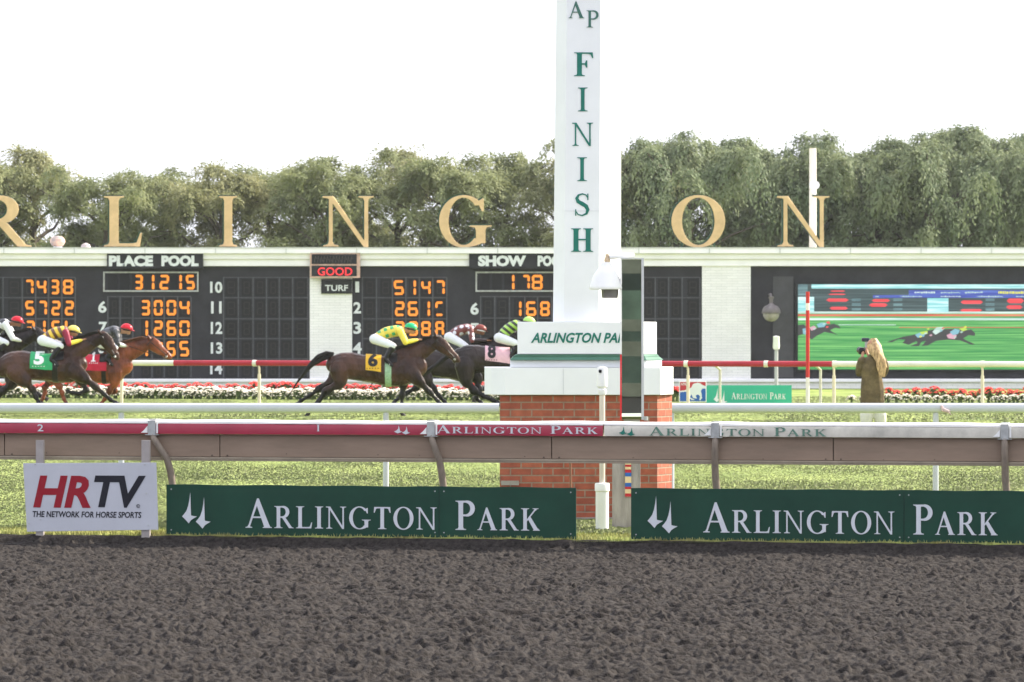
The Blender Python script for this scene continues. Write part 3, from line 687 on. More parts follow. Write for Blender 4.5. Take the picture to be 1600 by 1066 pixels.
def RZ(px, py, v=0): return NR.Z(px, py, v)
rail = rail_root('track_rail', NR, 'low rail of the dirt track with tan skirt, half red half cream cap', 'rail')
# local frame: x along the rail, y away from the camera
zt = 1.0
def capseg(px0, px1, m, label=None):
    b = MB(); x0, x1 = RS(px0), RS(px1); n = max(2, int((x1 - x0) / .25)); rr = random.Random(int(px0) + 9)
    rings = []
    for k in range(n + 1):
        x = x0 + (x1 - x0) * k / n; j = (rr.random() - .5) * .008
        rings.append([(x, 0, .900), (x, -.006, .955 + j * .3), (x, 0, .985 + j), (x, .03, 1.0 + j), (x, .12, 1.006 + j), (x, .12, .985), (x, .03, .905)])
    b.loft(rings); o = b.build('rail_cap', m, rail, True, 50)
    if label: tag(o, label)
    t = MB(); rings = []
    for k in range(n + 1):
        x = x0 + (x1 - x0) * k / n; j = (rr.random() - .5) * .010
        rings.append([(x, .004, .992), (x, .006, 1.008 + j), (x, .03, 1.014 + j), (x, .40, 1.018 + j), (x, .42, .985), (x, .03, .99)])
    t.loft(rings); t.build('cap_top', M_capw, rail, True, 50)
capseg(-500, 942, M_red, 'red stretch of the rail cap'); capseg(944, 2300, M_cream, 'weathered cream stretch of the rail cap')
X0, X1 = RS(-500), RS(2300)
b = MB(); e = [-500, -220, 8, 343, 430, 860, 1098, 1301, 1620, 1900, 2300]
e = [-500, -220, 4, 341, 860, 1301, 1700, 2300]
for a, c in zip(e, e[1:]): b.box(RS(a) + .004, RS(c) - .004, .05, .07, .700, .898)
b.build('beam', M_beam, rail, bevel=.003)
b = MB(); b.box(X0, X1, .072, .085, .69, .895); 
for a in e[1:-1]:
    for q in (-12, 12): b.tube([(RS(a + q), .050, .712), (RS(a + q), .040, .712)], .007, 8); 
for a in range(-480, 2300, 130): b.tube([(RS(a + 40 * math.sin(a)), .050, .72 + .01 * math.sin(a * 3)), (RS(a + 40 * math.sin(a)), .044, .72 + .01 * math.sin(a * 3))], .0045, 6)
b.build('beam_joint', M_joint, rail)
MB().box(X0, X1, .025, .12, .680, .697).box(X0, X1, .03, .115, .664, .6795).build('beam_lip', M_lip, rail, bevel=.003)
for px, lean, dx in ((-210, .14, .20), (238, .12, .15), (674, .05, .08), (1118, .0, -.01), (1570, 0, .0), (2020, 0, 0)):
    x = RS(px); leg = MB()
    xb = x + dx
    leg.tube([(x, .01, .905), (x + dx * .12, -.012, .86), (x + dx * .45, -.008, .78), (x + dx * .85, .02, .68), (xb, .06, .56), (xb + .01, .10, .40), (xb + .01, .10, -.1)], [.027, .028, .029, .031, .032, .032, .032], 14)
    leg.build('leg', M_leg, rail, True)
    c = MB(); c.box(x - .035, x + .035, -.022, -.008, .895, 1.018); c.box(x - .035, x + .035, -.008, .12, 1.022, 1.030); c.box(x - .06, x + .06, -.03, .02, .888, .8945)
    c.build('clamp', M_metal, rail, bevel=.004)
    c = MB(); c.prism([(x - .10, .91), (x - .04, .91), (x - .04, .97), (x - .075, .93)], -.016, -.009); c.box(x + .04, x + .055, -.016, -.009, .905, 1.0); c.build('clamp_wedge', M_white, rail)
    for q in range(3):
        pass
def onrail(text, px0, px1, py0, py1, m, small=.78, v=-.0085):
    b = MB(); x0, x1 = RS(px0), RS(px1); za, zb = RZ(px0, py1), RZ(px0, py0)
    serif(b, text, x0, za, zb - za, v, .002, x1 - x0, small); b.build('rail_lettering', m, rail)
onrail('Arlington Park', 683, 935, 664.5, 677, M_letter, .80)
onrail('Arlington Park', 1015, 1292, 667, 680.5, mat('faded_green', (.12, .22, .17), .6, .3, 20), .80)
def logo(par, px, py, w_px, S_, Z_, y, m, k):
    b = MB(); sc_ = k; spikes(b, S_(px), Z_(px, py), sc_, y); b.build('emblem', m, par)
for px, py, m in ((616, 664.5, M_letter), (967, 666.5, M_dgreen)):
    b = MB(); X_, Z_ = RS(px), RZ(px, py); p = [(55, 0), (50, 45), (30, 70), (0, 84), (45, 110), (78, 95), (100, 84), (72, 80)]
    for dx in (0, 93): b.prism([(X_ + (a + dx) * .00075, Z_ - (c + dx * .15) * .00065) for a, c in p], -.009, -.006)
    b.build('emblem', m, rail)
for t, px in (('1', 495), ('2', 59)):
    b = MB()
    if t == '1': serif(b, 'I', RS(px), RZ(px, 674), .058, -.009, .002, .030)
    else: sans(b, t, RS(px), RZ(px, 674), RZ(px, 663) - RZ(px, 674), -.009, .055, .01)
    b.build('distance_numeral', M_letter, rail)

# ---- green banners on the rail foot
def banner(px0, px1, top, bot, label, tx0, tx1, lx, px_end=None):
    S0 = RS(px0, -.06); root = empty('banner', NR.world((px0 + px1) / 2, -.06, 0), label, 'banner', 'green banners along the dirt rail', rz=NR.th)
    o0 = NR.S((px0 + px1) / 2, -.06)
    def S(px): return NR.S(px, -.06) - o0
    def Z(px, py): return NR.Z(px, py, -.06)
    n = 24; b = MB(); rings = []
    for k in range(n + 1):
        px = px0 + (px1 - px0) * k / n; x = S(px); y = .004 * math.sin(k * 1.9) + .003 * math.sin(k * .7)
        za = .02 + .006 * math.sin(k * 2.3); zb = top + .003 * math.sin(k * 1.3)
        rings.append([(x, y, za), (x, y, zb), (x, y + .012, zb), (x, y + .012, za)])
    b.loft(rings); b.build('panel', M_bgreen, root, True, 30)
    t = MB(); cap = Z(tx0, 1) ; 
    h = (.332 - .080)
    serif(t, 'Arlington', S(tx0), .085, h, -.010, .002, S(tx0 + 298) - S(tx0), .76)
    serif(t, 'Park', S(tx0 + 327), .085, h, -.010, .002, S(tx0 + 460) - S(tx0 + 327), .76)
    t.build('banner_lettering', M_letter, root)
    e = MB(); spikes(e, S(lx), .412 - .02, .00135, -.010, .002); e.build('emblem', M_letter, root)
    pm_ = px0 + 426
    MB().box(S(pm_), S(pm_) + .006, -.0085, .001, .03, top - .01).build('seam', mat('seam_green', (.005, .025, .018), .5), root)
    f = MB(); 
    for px in (px0 + 8, pm_ - 6, pm_ + 8, px1 - 8):
        for z in (.06, top - .04): f.tube([(S(px), -.006, z), (S(px), -.012, z)], .006, 8)
    f.build('fixing', M_metal, root)
    s = MB()
    for q in range(6):
        px = px0 + (px1 - px0) * (q + .5) / 6; s.box(S(px) - .02, S(px) + .02, .03, .06, -.1, top - .03)
    s.build('stake', M_leg, root)
banner(260, 900, .457, .01, 'long dark green banner under the rail, left of the brick pier', 385, 845, 285)
banner(986, 1660, .457, .01, 'long dark green banner at the foot of the rail, at the right', 1100, 1562, 1012)
# ---- white sign on two stakes
root = empty('network_sign', NR.world(142, -.14, 0), 'white sign with red and black letters on two stakes', 'sign', rz=NR.th)
o0 = NR.S(142, -.14); S = lambda px: NR.S(px, -.14) - o0; Z = lambda px, py: NR.Z(px, py, -.14)
M_signw = mat('sign_white', (.47, .48, .53), .5, .05, 3)
MB().prism([(S(36), Z(36, 724)), (S(244), Z(244, 723)), (S(247), Z(247, 828)), (S(42), Z(42, 831))], 0, .012).build('panel', M_signw, root, bevel=.002)
b = MB(); sans(b, 'HR', S(52), Z(52, 793), Z(52, 743) - Z(52, 793), -.003, S(142) - S(52), .035, .22); b.build('red_letters', mat('sign_red', (.27, .008, .02), .5, .05, 5), root)
M_ink = mat('ink', (.012, .012, .02), .5, .05, 5)
b = MB(); sans(b, 'TV', S(147), Z(147, 793), Z(147, 743) - Z(147, 793), -.003, S(228) - S(147), .035, .22)
sans(b, 'THE NETWORK FOR HORSE SPORTS', S(51), Z(51, 808), Z(51, 798.5) - Z(51, 808), -.003, S(221) - S(51), .022, .12); b.build('black_letters', M_ink, root)
b = MB(); c = (S(216), Z(216, 791)); 
for k in range(12):
    a0, a1 = k * PI / 6, (k + 1) * PI / 6
    b.prism([(c[0] + .017 * math.cos(a0), c[1] + .017 * math.sin(a0)), (c[0] + .017 * math.cos(a1), c[1] + .017 * math.sin(a1)), (c[0] + .013 * math.cos(a1), c[1] + .013 * math.sin(a1)), (c[0] + .013 * math.cos(a0), c[1] + .013 * math.sin(a0))], -.003, -.001)
sans(b, 'R', c[0] - .006, c[1] - .008, .016, -.003, .011, .02); b.build('registered_mark', M_ink, root)
for a, c in ((55, 67), (220, 233)): MB().box(S(a), S(c), .014, .05, -.1, Z(a, 688)).build('stake', mat('stake_paint', (.33, .30, .29), .6, .12, 5), root, bevel=.003)
b = MB()
for px, py in ((55, 726), (226, 726), (229, 771), (63, 812), (232, 821), (46, 818)): b.tube([(S(px), 0, Z(px, py)), (S(px), -.006, Z(px, py))], .006, 8)
b.build('screw', M_metal, root)

# ================================================================ FINISH COLUMN ON ITS BRICK PIER
def brickmat():
    m = bpy.data.materials.new('red_brick'); m.use_nodes = True; nt = m.node_tree; b = nt.nodes['Principled BSDF']; b.inputs['Roughness'].default_value = .8
    uv = nd(nt, 'ShaderNodeUVMap'); uv.uv_map = 'uv'
    br = nd(nt, 'ShaderNodeTexBrick'); br.inputs['Scale'].default_value = 1; br.inputs['Brick Width'].default_value = .205; br.inputs['Row Height'].default_value = .0705
    br.inputs['Mortar Size'].default_value = .0075; br.inputs['Mortar Smooth'].default_value = .25; br.inputs['Bias'].default_value = -.1
    br.inputs['Color1'].default_value = (.31, .072, .040, 1); br.inputs['Color2'].default_value = (.40, .115, .062, 1); br.inputs['Mortar'].default_value = (.31, .22, .165, 1)
    nt.links.new(uv.outputs[0], br.inputs['Vector'])
    n = nd(nt, 'ShaderNodeTexNoise'); n.inputs['Scale'].default_value = 14; n.inputs['Detail'].default_value = 6; nt.links.new(uv.outputs[0], n.inputs['Vector'])
    r = nd(nt, 'ShaderNodeValToRGB'); r.color_ramp.elements[0].color = (.72, .70, .68, 1); r.color_ramp.elements[0].position = .3; r.color_ramp.elements[1].color = (1.08, 1.05, 1.0, 1); r.color_ramp.elements[1].position = .7
    nt.links.new(n.outputs['Fac'], r.inputs[0])
    mx = nd(nt, 'ShaderNodeMix'); mx.data_type = 'RGBA'; mx.blend_type = 'MULTIPLY'; mx.inputs[0].default_value = 1
    nt.links.new(br.outputs['Color'], mx.inputs[6]); nt.links.new(r.outputs[0], mx.inputs[7]); nt.links.new(mx.outputs[2], b.inputs['Base Color'])
    bp = nd(nt, 'ShaderNodeBump'); bp.inputs['Strength'].default_value = .9; bp.inputs['Distance'].default_value = .008; bp.invert = True
    nt.links.new(br.outputs['Fac'], bp.inputs['Height']); nt.links.new(bp.outputs[0], b.inputs['Normal']); return m
M_brick = brickmat()
M_pw = mat('column_white', (.80, .81, .83), .5, .05, 1.2)
DC = 37.0
cx = PX(915, DC); root = empty('finish_post', (cx, DC, 0), 'tall white finish column with green vertical lettering on a red brick pier', 'finish post')
def q(px, dd=0): return PX(px, DC + dd) - cx
def zc(py, dd=0): return PZ(py, DC + dd)
def plan(a, pts): return [(q(px, dy + a), dy + a) for px, dy in pts]
MB().column(plan(0, [(781, 0), (1027, 0), (1050, .36), (1050, 1.3), (781, 1.3)]), -.05, zc(617) - .003).build('brick_pier', M_brick, root)
MB().column(plan(-.03, [(770, 0), (1032, 0), (1056, .42), (1056, 1.5), (770, 1.5)]), -.05, .02).build('footing', mat('concrete', (.30, .28, .25), .9, .2, 8), root)
MB().column(plan(-.06, [(757, .34), (768, .13), (788, 0), (1032, 0), (1052, .38), (1052, 1.42), (757, 1.42)]), zc(617), zc(574.5)).build('plinth', M_pw, root, bevel=.004)
MB().column(plan(0, [(797, .02), (1010, .02), (1034, .36), (1034, 1.3), (797, 1.3)]), zc(574.5) + .003, zc(563)).build('plinth_step', M_pw, root, bevel=.004)
MB().column(plan(-.03, [(797, 0), (1010, 0), (1036, .4), (1036, 1.34), (797, 1.34)]), zc(563) + .002, zc(558), plan(0, [(801, 0), (1008, 0), (1030, .36), (1030, 1.3), (801, 1.3)])).build('green_ledge', mat('ledge_green', (.07, .17, .12), .5, .1, 5), root)
MB().column(plan(0, [(801, 0), (1008, 0), (1030, .36), (1030, 1.3), (801, 1.3)]), zc(558) + .002, zc(554), plan(.0, [(807, 0), (1004, 0), (1027, .33), (1027, 1.3), (807, 1.3)])).build('green_ledge', mat('ledge_green', (.07, .17, .12)), root)
MB().column(plan(.01, [(808.5, 0), (1005, 0), (1026, .33), (1026, 1.28), (808.5, 1.28)]), zc(554) + .002, zc(503)).build('name_block', M_pw, root, bevel=.004)
b = MB(); sans(b, 'ARLINGTON PARK', q(829.5), zc(536), zc(520) - zc(536), .004, q(991) - q(829.5), .028, .28); b.build('block_lettering', M_dgreen, root)
ptop = [(869, .30), (885.5, .1), (939, .1), (970.5, .55), (970.5, 1.1), (869, 1.1)]; pbot = [(864, .30), (881, .1), (935.5, .1), (970, .55), (970, 1.1), (864, 1.1)]
k = (900) / 503   # carry the taper up past the frame
ptt = [(t[0] + (t[0] - c[0]) * .4, t[1]) for t, c in zip(ptop, pbot)]
MB().column(plan(0, pbot), zc(503) + .002, zc(-200), plan(0, ptt)).build('column', M_pw, root)
MB().column(plan(.012, ptt), zc(-200) + .002, zc(-230), plan(.3, [(905, .3), (912, .3), (918, .4), (918, .6), (905, .6)])).build('column_cap', M_pw, root)
b = MB()
def vl(ch, x0, x1, y0, y1, T=.2):
    g, wd = glyph(ch, T, .06)
    for i, p in enumerate(g): b.prism([(q(x0, .1) + a / wd * (q(x1, .1) - q(x0, .1)), zc(y1, .1) + c * (zc(y0, .1) - zc(y1, .1))) for a, c in p], .095 - .0004 * i, .099)
for ch, x0, x1, y0, y1 in (('F', 897, 927, 82, 119), ('I', 902, 919, 137, 174), ('N', 894, 927, 192, 228), ('I', 901, 918, 246, 283), ('S', 897, 921, 302, 338), ('H', 893, 926, 357, 393.5)): vl(ch, x0, x1, y0, y1, .12 if ch == 'I' else .16 if ch == 'F' else .2)
b.build('finish_lettering', M_dgreen, root)
b = MB(); vl('A', 889, 912.5, 3, 28.5, .13); vl('P', 916, 936, 16.5, 43, .13); b.build('initials', mat('initials_green', (.06, .16, .13), .5), root)
sm = MB()
for px in (880, 985): sm.box(q(px, -.06), q(px, -.06) + .004, -.064, -.0605, zc(616, -.06), zc(576, -.06))
for px in (912,): sm.box(q(812, .1), q(px + 60, .1), .006, .009, zc(552.5), zc(553.2))
sm.box(q(882, .1), q(936, .1), .096, .0995, zc(329.5, .1), zc(330, .1))
sm.build('panel_joint', mat('joint_grey', (.60, .61, .63), .7), root)
MB().box(q(783), q(811), -.05, -.032, zc(758), zc(751)).build('pier_block', mat('concrete', (.3, .28, .25)), root)

# ---- mirror on its timber stand, in front of the pier
DM = 35.3; cx2 = PX(988, DM); mir = empty('finish_mirror', (cx2, DM, 0), 'tall narrow mirror on a grey timber stand at the finish line', 'mirror')
q = lambda px: PX(px, DM) - cx2
zc = lambda py: PZ(py, DM)
M_mirror = mat('mirror_glass', (.40, .45, .42), .0, .02, 1, metal=1.0)
MB().box(q(971.5), q(1002), 0, .03, zc(656), zc(405.5)).build('mirror_pane', M_mirror, mir)
MB().box(q(1002) + .001, q(1006), -.02, .06, zc(656), zc(405)).box(q(970.5), q(1006), -.02, .06, zc(405) + .001, zc(403.5)).build('frame', mat('steel', (.55, .56, .57), .4, .1, 5, metal=.4), mir)
MB().box(q(969), q(971.3), -.012, .05, zc(656), zc(554)).build('red_edge', mat('signal_red', (.62, .02, .03), .5, .05, 5), mir)
MB().box(q(969), q(971.3), -.01, .05, zc(553.5), zc(405)).build('edge', M_white, mir)
b = MB(); b.box(q(957), q(1001), .06, .12, -.1, zc(662)); b.build('timber_stand', mat('grey_timber', (.33, .30, .28), .85, .28, 3, .4, 30, stretch=(4, 4, .6)), mir, bevel=.004)
b = MB(); b.box(q(975), q(1000), .03, .08, zc(662), zc(656.5)); b.tube([(q(1009), -.02, zc(657)), (q(1009), -.02, zc(651))], .02, 10); b.build('bracket', M_metal, mir)
for i, c in enumerate(('r', 'y', 'r', 'b', 'y', 'b', 'r', 'y', 'r')):
    pass
st = MB(); cs_ = {'r': 0, 'y': 1, 'b': 2}; y = 722.5
for c, hh in (('y', 4), ('r', 3.5), ('y', 4), ('r', 5), ('b', 6), ('y', 10), ('b', 6), ('r', 4), ('y', 6.5), ('r', 5)):
    st.box(q(977), q(986.5), .045, .059, zc(y + hh) + .0005, zc(y), cs_[c]); y += hh
st.build('colour_strip', [mat('strip_red', (.5, .03, .04), .6), mat('strip_cream', (.75, .58, .33), .6), mat('strip_blue', (.04, .14, .45), .6)], mir)
# ---- photo finish camera hood
DH = 35.35; root = empty('hooded_camera', (PX(947, DH), DH, PZ(467, DH)), 'white bell shaped camera hood hanging beside the top of the mirror', 'camera')
z = lambda py: PZ(py, DH) - PZ(467, DH)
MB().lathe([(.150, z(452.5)), (.155, z(450)), (.150, z(447)), (.135, z(440)), (.115, z(430)), (.088, z(423)), (.066, z(418)), (.050, z(413)), (.045, z(410)), (.01, z(409.5))], (0, 0, 0), 32).build('hood', M_white, root, True, 45)
MB().lathe([(.072, z(466)), (.078, z(460)), (.080, z(452)), (.05, z(450))], (.035, 0, 0), 24).build('camera_body', mat('smoked_dome', (.16, .15, .16), .25, .2, 9), root, True, 45)
MB().lathe([(.025, z(410)), (.03, z(406)), (.018, z(402)), (.018, z(397))], (.01, 0, 0), 14).build('neck', mat('rusty_neck', (.55, .42, .28), .7, .3, 20), root, True)
b = MB(); b.tube([(PX(952, DH) - root.location.x, 0, z(402)), (PX(970, DH) - root.location.x, .01, z(400)), (PX(990, DH) - root.location.x, .06, z(400))], [.022, .026, .028], 14); b.build('arm', M_white, root, True)
# ---- slim pole in a fat white base
DP = 35.0; root = empty('pipe_post', (PX(941, DP), DP, 0), 'slim pipe standing in a fat white plastic sleeve before the brick pier', 'post')
z = lambda py: PZ(py, DP)
MB().lathe([(.026, 0), (.026, z(608))], n=16).build('pipe', mat('pipe_tan', (.62, .56, .47), .5, .1, 3), root, True)
MB().lathe([(.060, -.05), (.060, z(770)), (.0605, z(768)), (.068, z(767)), (.068, z(757)), (.062, z(755)), (.03, z(754.5))], n=24).build('sleeve', M_white, root, True, 30)
MB().lathe([(.032, z(617)), (.04, z(613)), (.04, z(609)), (.030, z(608)), (.036, z(606)), (.048, z(604)), (.05, z(600)), (.048, z(578)), (.042, z(574)), (.01, z(573))], n=24).build('cap', M_white, root, True, 30)
MB().tube([(-.02, -.046, z(582)), (-.02, -.052, z(578))], .014, 10).build('eye', M_ink, root)
d = 35.6; root = empty('garden_stake', (PX(893.5, d), d, 0), 'thin brown stake leaning before the brick pier', 'stake')
MB().tube([(0, 0, -.05), (-.012, 0, .5), (-.02, 0, PZ(690, d))], .011, 8).build('rod', mat('rust_brown', (.22, .11, .07), .8, .2, 9), root, True)

# ================================================================ WHITE TURF RAIL
DR = 41.4; root = empty('white_rail', (0, DR, 0), 'thick white plastic rail on white posts in front of the turf course', 'rail')
z = lambda py: PZ(py, DR)
M_rail = mat('rail_white', (.45, .47, .53), .3, .05, 1.5, spec=.5)
zc_ = (z(630) + z(645.5)) / 2; hr = (z(630) - z(645.5)) / 2
def oval(x): return [(x, .055 * math.cos(t), zc_ + hr * (abs(math.sin(t)) ** .75) * (1 if math.sin(t) >= 0 else -1)) for t in [2 * PI * k / 20 for k in range(20)]]
e = [-400, 390, 1190, 2000]
for a, c in ((-600, 780), (782, 2200)):
    MB().loft([oval(PX(a, DR)), oval(PX(c, DR))]).build('rail_tube', M_rail, root, True, 60)
for px in (-225, 189.5, 603, 1049, 1462, 1880):
    MB().lathe([(.032, -.05), (.032, zc_ - hr + .005)], (PX(px, DR), 0, 0), 16).build('leg', M_rail, root, True)
root = empty('cloth_tie', (PX(1474, DR), DR - .055, z(641)), 'small pink and white rag knotted round the white rail', 'rag')
b = MB(); b.tube([(-.03, -.01, .05), (-.01, -.02, .0), (.02, -.025, -.01), (.05, -.02, -.02), (.075, -.02, -.05)], [.012, .02, .018, .012, .004], 8); b.tube([(-.02, -.02, .02), (.02, -.03, .0), (.07, -.02, -.01)], [.01, .014, .004], 8); b.tube([(.01, -.02, 0), (.05, -.02, -.035)], [.01, .003], 6)
b.build('knot', mat('rag', (.55, .42, .42), .8, .4, 30), root, True)

# ================================================================ FAR RED AND WHITE RAIL
FR = Line(60, 64.5)
fr = rail_root('inner_rail', FR, 'round red and white hurdle rail behind the racing horses', 'rail')
fS = lambda px, v=0: FR.S(px, v) - FR.S(800, 0)
zr = PZ(567, FR.Y(0)); M_rred = mat('far_red', (.38, .028, .045), .4, .12, 2); M_rwhite = mat('far_white', (.72, .68, .60), .45, .1, 2)
def ftube(a, c, m): MB().tube([(fS(a), 0, zr), (fS(c), 0, zr)], .070, 14).build('rail_tube', m, fr, True, 60)
e = [(-500, -230, M_rred), (-230, 60, M_rred), (60, 272, M_rwhite), (272, 780, M_rred), (780, 1303, M_rred), (1303, 2100, M_rwhite)]
for a, c, m in e: ftube(a, c, m)
for px in (398, 627, 1072, 1197, 1304, 1535): MB().tube([(fS(px) - .05, 0, zr), (fS(px) + .05, 0, zr)], .082, 14).build('coupling', M_rwhite, fr, True, 60)
for px in (-40, 190, 405, 627, 848, 1075, 1303, 1535, 1760):
    b = MB(); x = fS(px); b.tube([(x, 0, -.05), (x, 0, zr - .28)], .042, 12); b.tube([(x, 0, zr - .28), (x, 0, zr - .12), (x - .03, 0, zr - .02)], .028, 10)
    b.build('leg', mat('post_cream', (.66, .58, .44), .6, .12, 4), fr, True)
for px in (1125, 1282):
    x = fS(px, .8); MB().tube([(x, .8, -.05), (x, .8, zr - .15), (x - .03, .3, zr - .03)], .034, 10).build('brace', mat('post_grey', (.55, .54, .46), .6, .12, 4), fr, True)
p = FR.world(1262, -.35); root = empty('marker_pole', p, 'tall red and white banded distance pole beside the inner rail', 'pole')
dd = p[1]; zz = lambda py: PZ(py, dd)
b = MB()
for a, c, mi in ((700, 590, 1), (590, 485, 0), (485, 474, 1), (474, 456, 0)): b.lathe([(.046, max(zz(a), -.05)), (.046, zz(c))], n=14, mi=mi)
b.build('shaft', [mat('signal_red2', (.50, .035, .03), .5, .1, 5), mat('pole_white', (.75, .70, .64), .5, .1, 3)], root, True, 60)
# ---- small signs behind the far rail
def farsign(px0, px1, top, bot, d): return [PX(px0, d), PX(px1, d), PZ(bot, d), PZ(top, d)]
d = 97.6; x0, x1, z0, z1 = farsign(1104, 1237, 602, 630, d)
root = empty('teal_sign', ((x0 + x1) / 2, d, 0), 'small teal green banner with white lettering below the far rail', 'banner'); ox = (x0 + x1) / 2
MB().box(x0 - ox, x1 - ox, 0, .02, z0, z1).build('panel', mat('teal', (.045, .42, .27), .5, .05, 2), root)
b = MB(); serif(b, 'Arlington Park', PX(1143, d) - ox, PZ(624, d), PZ(613.5, d) - PZ(624, d), -.004, .002, PX(1228, d) - PX(1143, d), .8); b.build('banner_lettering', M_white, root)
b = MB(); spikes(b, PX(1115, d) - ox, PZ(606.5, d), .0018, -.004, .002); b.build('emblem', M_white, root)
MB().box(x0 - ox + .2, x0 - ox + .28, .02, .06, -.05, z1 - .1).box(x1 - ox - .28, x1 - ox - .2, .02, .06, -.05, z1 - .1).build('stake', M_leg, root)
d = 98.2; x0, x1, z0, z1 = farsign(1061, 1104, 595.5, 628.5, d)
root = empty('crest_sign', ((x0 + x1) / 2, d, 0), 'small red and blue sign with a white racing horse silhouette', 'sign'); ox = (x0 + x1) / 2
MB().box(x0 - ox, x1 - ox, 0, .02, z0, z1).build('panel', M_white, root, bevel=.01)
P = lambda a, c: (PX(a, d) - ox, PZ(c, d))
MB().prism([P(1062.5, 597), P(1102.5, 597), P(1102.5, 606), P(1085, 608), P(1062.5, 611)], -.004, -.001).build('red_field', mat('crest_red', (.50, .05, .06), .5, .05), root)
MB().prism([P(1062.5, 613), P(1078, 610), P(1102.5, 607), P(1102.5, 627), P(1062.5, 627)], -.0045, -.001).build('blue_field', mat('crest_blue', (.03, .12, .42), .5, .05), root)
b = MB(); b.prism([P(1063, 613), P(1072, 609), P(1080, 606), P(1083, 600), P(1090, 598), P(1094, 599), P(1098, 602), P(1103.3, 604), P(1103, 608), P(1098, 606.5), P(1095, 611), P(1096, 615), P(1097, 622), P(1094, 626), P(1092.5, 625), P(1094, 620), P(1091, 616.5), P(1087, 618), P(1089, 623), P(1083, 622), P(1080, 616), P(1078, 621), P(1086, 625), P(1080, 625), P(1075, 618), P(1073, 612)], -.009, -.005)
b.build('horse_silhouette', M_white, root)
b = MB(); sans(b, 'NTRA', PX(1064, d) - ox, PZ(602.5, d), PZ(598.5, d) - PZ(602.5, d), -.006, PX(1075, d) - PX(1064, d), .02); b.build('sign_word', M_white, root)
# ---- camera globe on the scoreboard and the pole under it
d = DW - .9; root = empty('globe_camera', (PX(1205, d), d, PZ(503, d)), 'grey globe camera on a wall bracket left of the video screen', 'camera')
z = lambda py: PZ(py, d) - PZ(503, d)
MB().lathe([(.34, z(490)), (.35, z(489)), (.33, z(484)), (.26, z(479)), (.13, z(476.5)), (.07, z(474)), (.07, z(468)), (.10, z(466)), (.10, z(463.5)), (.02, z(463))], n=24).build('hood', mat('hood_grey', (.17, .15, .155), .5, .15, 3), root, True, 45)
MB().lathe([(.02, 0), (.14, z(502)), (.24, z(499)), (.30, z(494)), (.31, z(490.2))], n=24).build('globe', mat('globe_glass', (.34, .31, .28), .2, .3, 4), root, True, 60)
MB().tube([(0, 0, z(466)), (0, .3, z(460)), (0, 1.02, z(460))], .05, 10).build('bracket', mat('hood_grey', (.17, .15, .155)), root, True)
d = 136; root = empty('service_pole', (PX(1213, d), d, 0), 'short grey pole with a pale cap standing before the scoreboard', 'pole')
MB().lathe([(.065, -.05), (.065, PZ(545, d))], n=14).build('shaft', mat('pole_grey', (.45, .45, .46), .5, .1, 2), root, True)
MB().lathe([(.10, PZ(546, d)), (.125, PZ(543, d)), (.11, PZ(528, d)), (.125, PZ(526, d)), (.02, PZ(525, d))], n=16).build('cap', M_white, root, True, 40)

# ================================================================ FLOWER BEDS
FL = Line(50.6, 56)
M_fol = mat('bed_foliage', (.10, .14, .05), .8, .3, 8); M_redf = mat('red_petals', (.62, .02, .035), .6, .2, 20, rgb2=(.8, .10, .07)); M_crf = mat('cream_petals', (.60, .53, .42), .7, .25, 20, rgb2=(.78, .72, .60))
def flower(kind, seed):
    r = random.Random(seed); fo, bl = MB(), MB(); R_ = .17 if kind == 'r' else .20; hh = .42 if kind == 'r' else .30
    n = 60
    for k in range(n):
        a, e_ = r.random() * 2 * PI, r.random() ** .7 * PI / 2; rr = R_ * (.5 + .45 * r.random())
        x, y, z = rr * math.cos(a) * math.cos(e_), rr * math.sin(a) * math.cos(e_), hh * .25 + hh * .6 * math.sin(e_) * (.6 + .4 * r.random())
        s = .035 + .02 * r.random(); t = r.random() * PI
        fo.add([(x - s, y, z - s * .3), (x, y - s * math.cos(t), z - s * math.sin(t)), (x + s, y, z + s * .4), (x, y + s * math.cos(t), z + s * math.sin(t))], [(0, 1, 2, 3)])
    fo.tube([(0, 0, -.02), (0, 0, hh * .5)], [.05, .03], 6)
    for k in range(44 if kind == 'r' else 62):
        a, e_ = r.random() * 2 * PI, r.random() ** .8 * PI / 2
        x, y, z = R_ * math.cos(a) * math.cos(e_), R_ * math.sin(a) * math.cos(e_), hh * (.30 if kind != 'r' else .55) + hh * (.65 if kind != 'r' else .42) * math.sin(e_)
        s = .028 + .018 * r.random(); vs = []
        bm = [(0, 0, 1), (1, 0, .2), (0, 1, .2), (-1, 0, .2), (0, -1, .2), (0, 0, -.5)]
        rz = r.random(); vs = [(x + s * (p[0] * math.cos(rz) - p[1] * math.sin(rz)), y + s * (p[0] * math.sin(rz) + p[1] * math.cos(rz)), z + s * p[2] * .7) for p in bm]
        bl.add(vs, [(0, 1, 2), (0, 2, 3), (0, 3, 4), (0, 4, 1), (5, 2, 1), (5, 3, 2), (5, 4, 3), (5, 1, 4)])
    o = bpy.data.objects.new('flower_plant', None); C.objects.link(o)
    fo.build('foliage', M_fol, o); bl.build('blooms', M_redf if kind == 'r' else M_crf, o); return o
protos = {('r', k): flower('r', k) for k in range(3)}; protos.update({('c', k): flower('c', 10 + k) for k in range(3)})
first = set(); rf = random.Random(11)
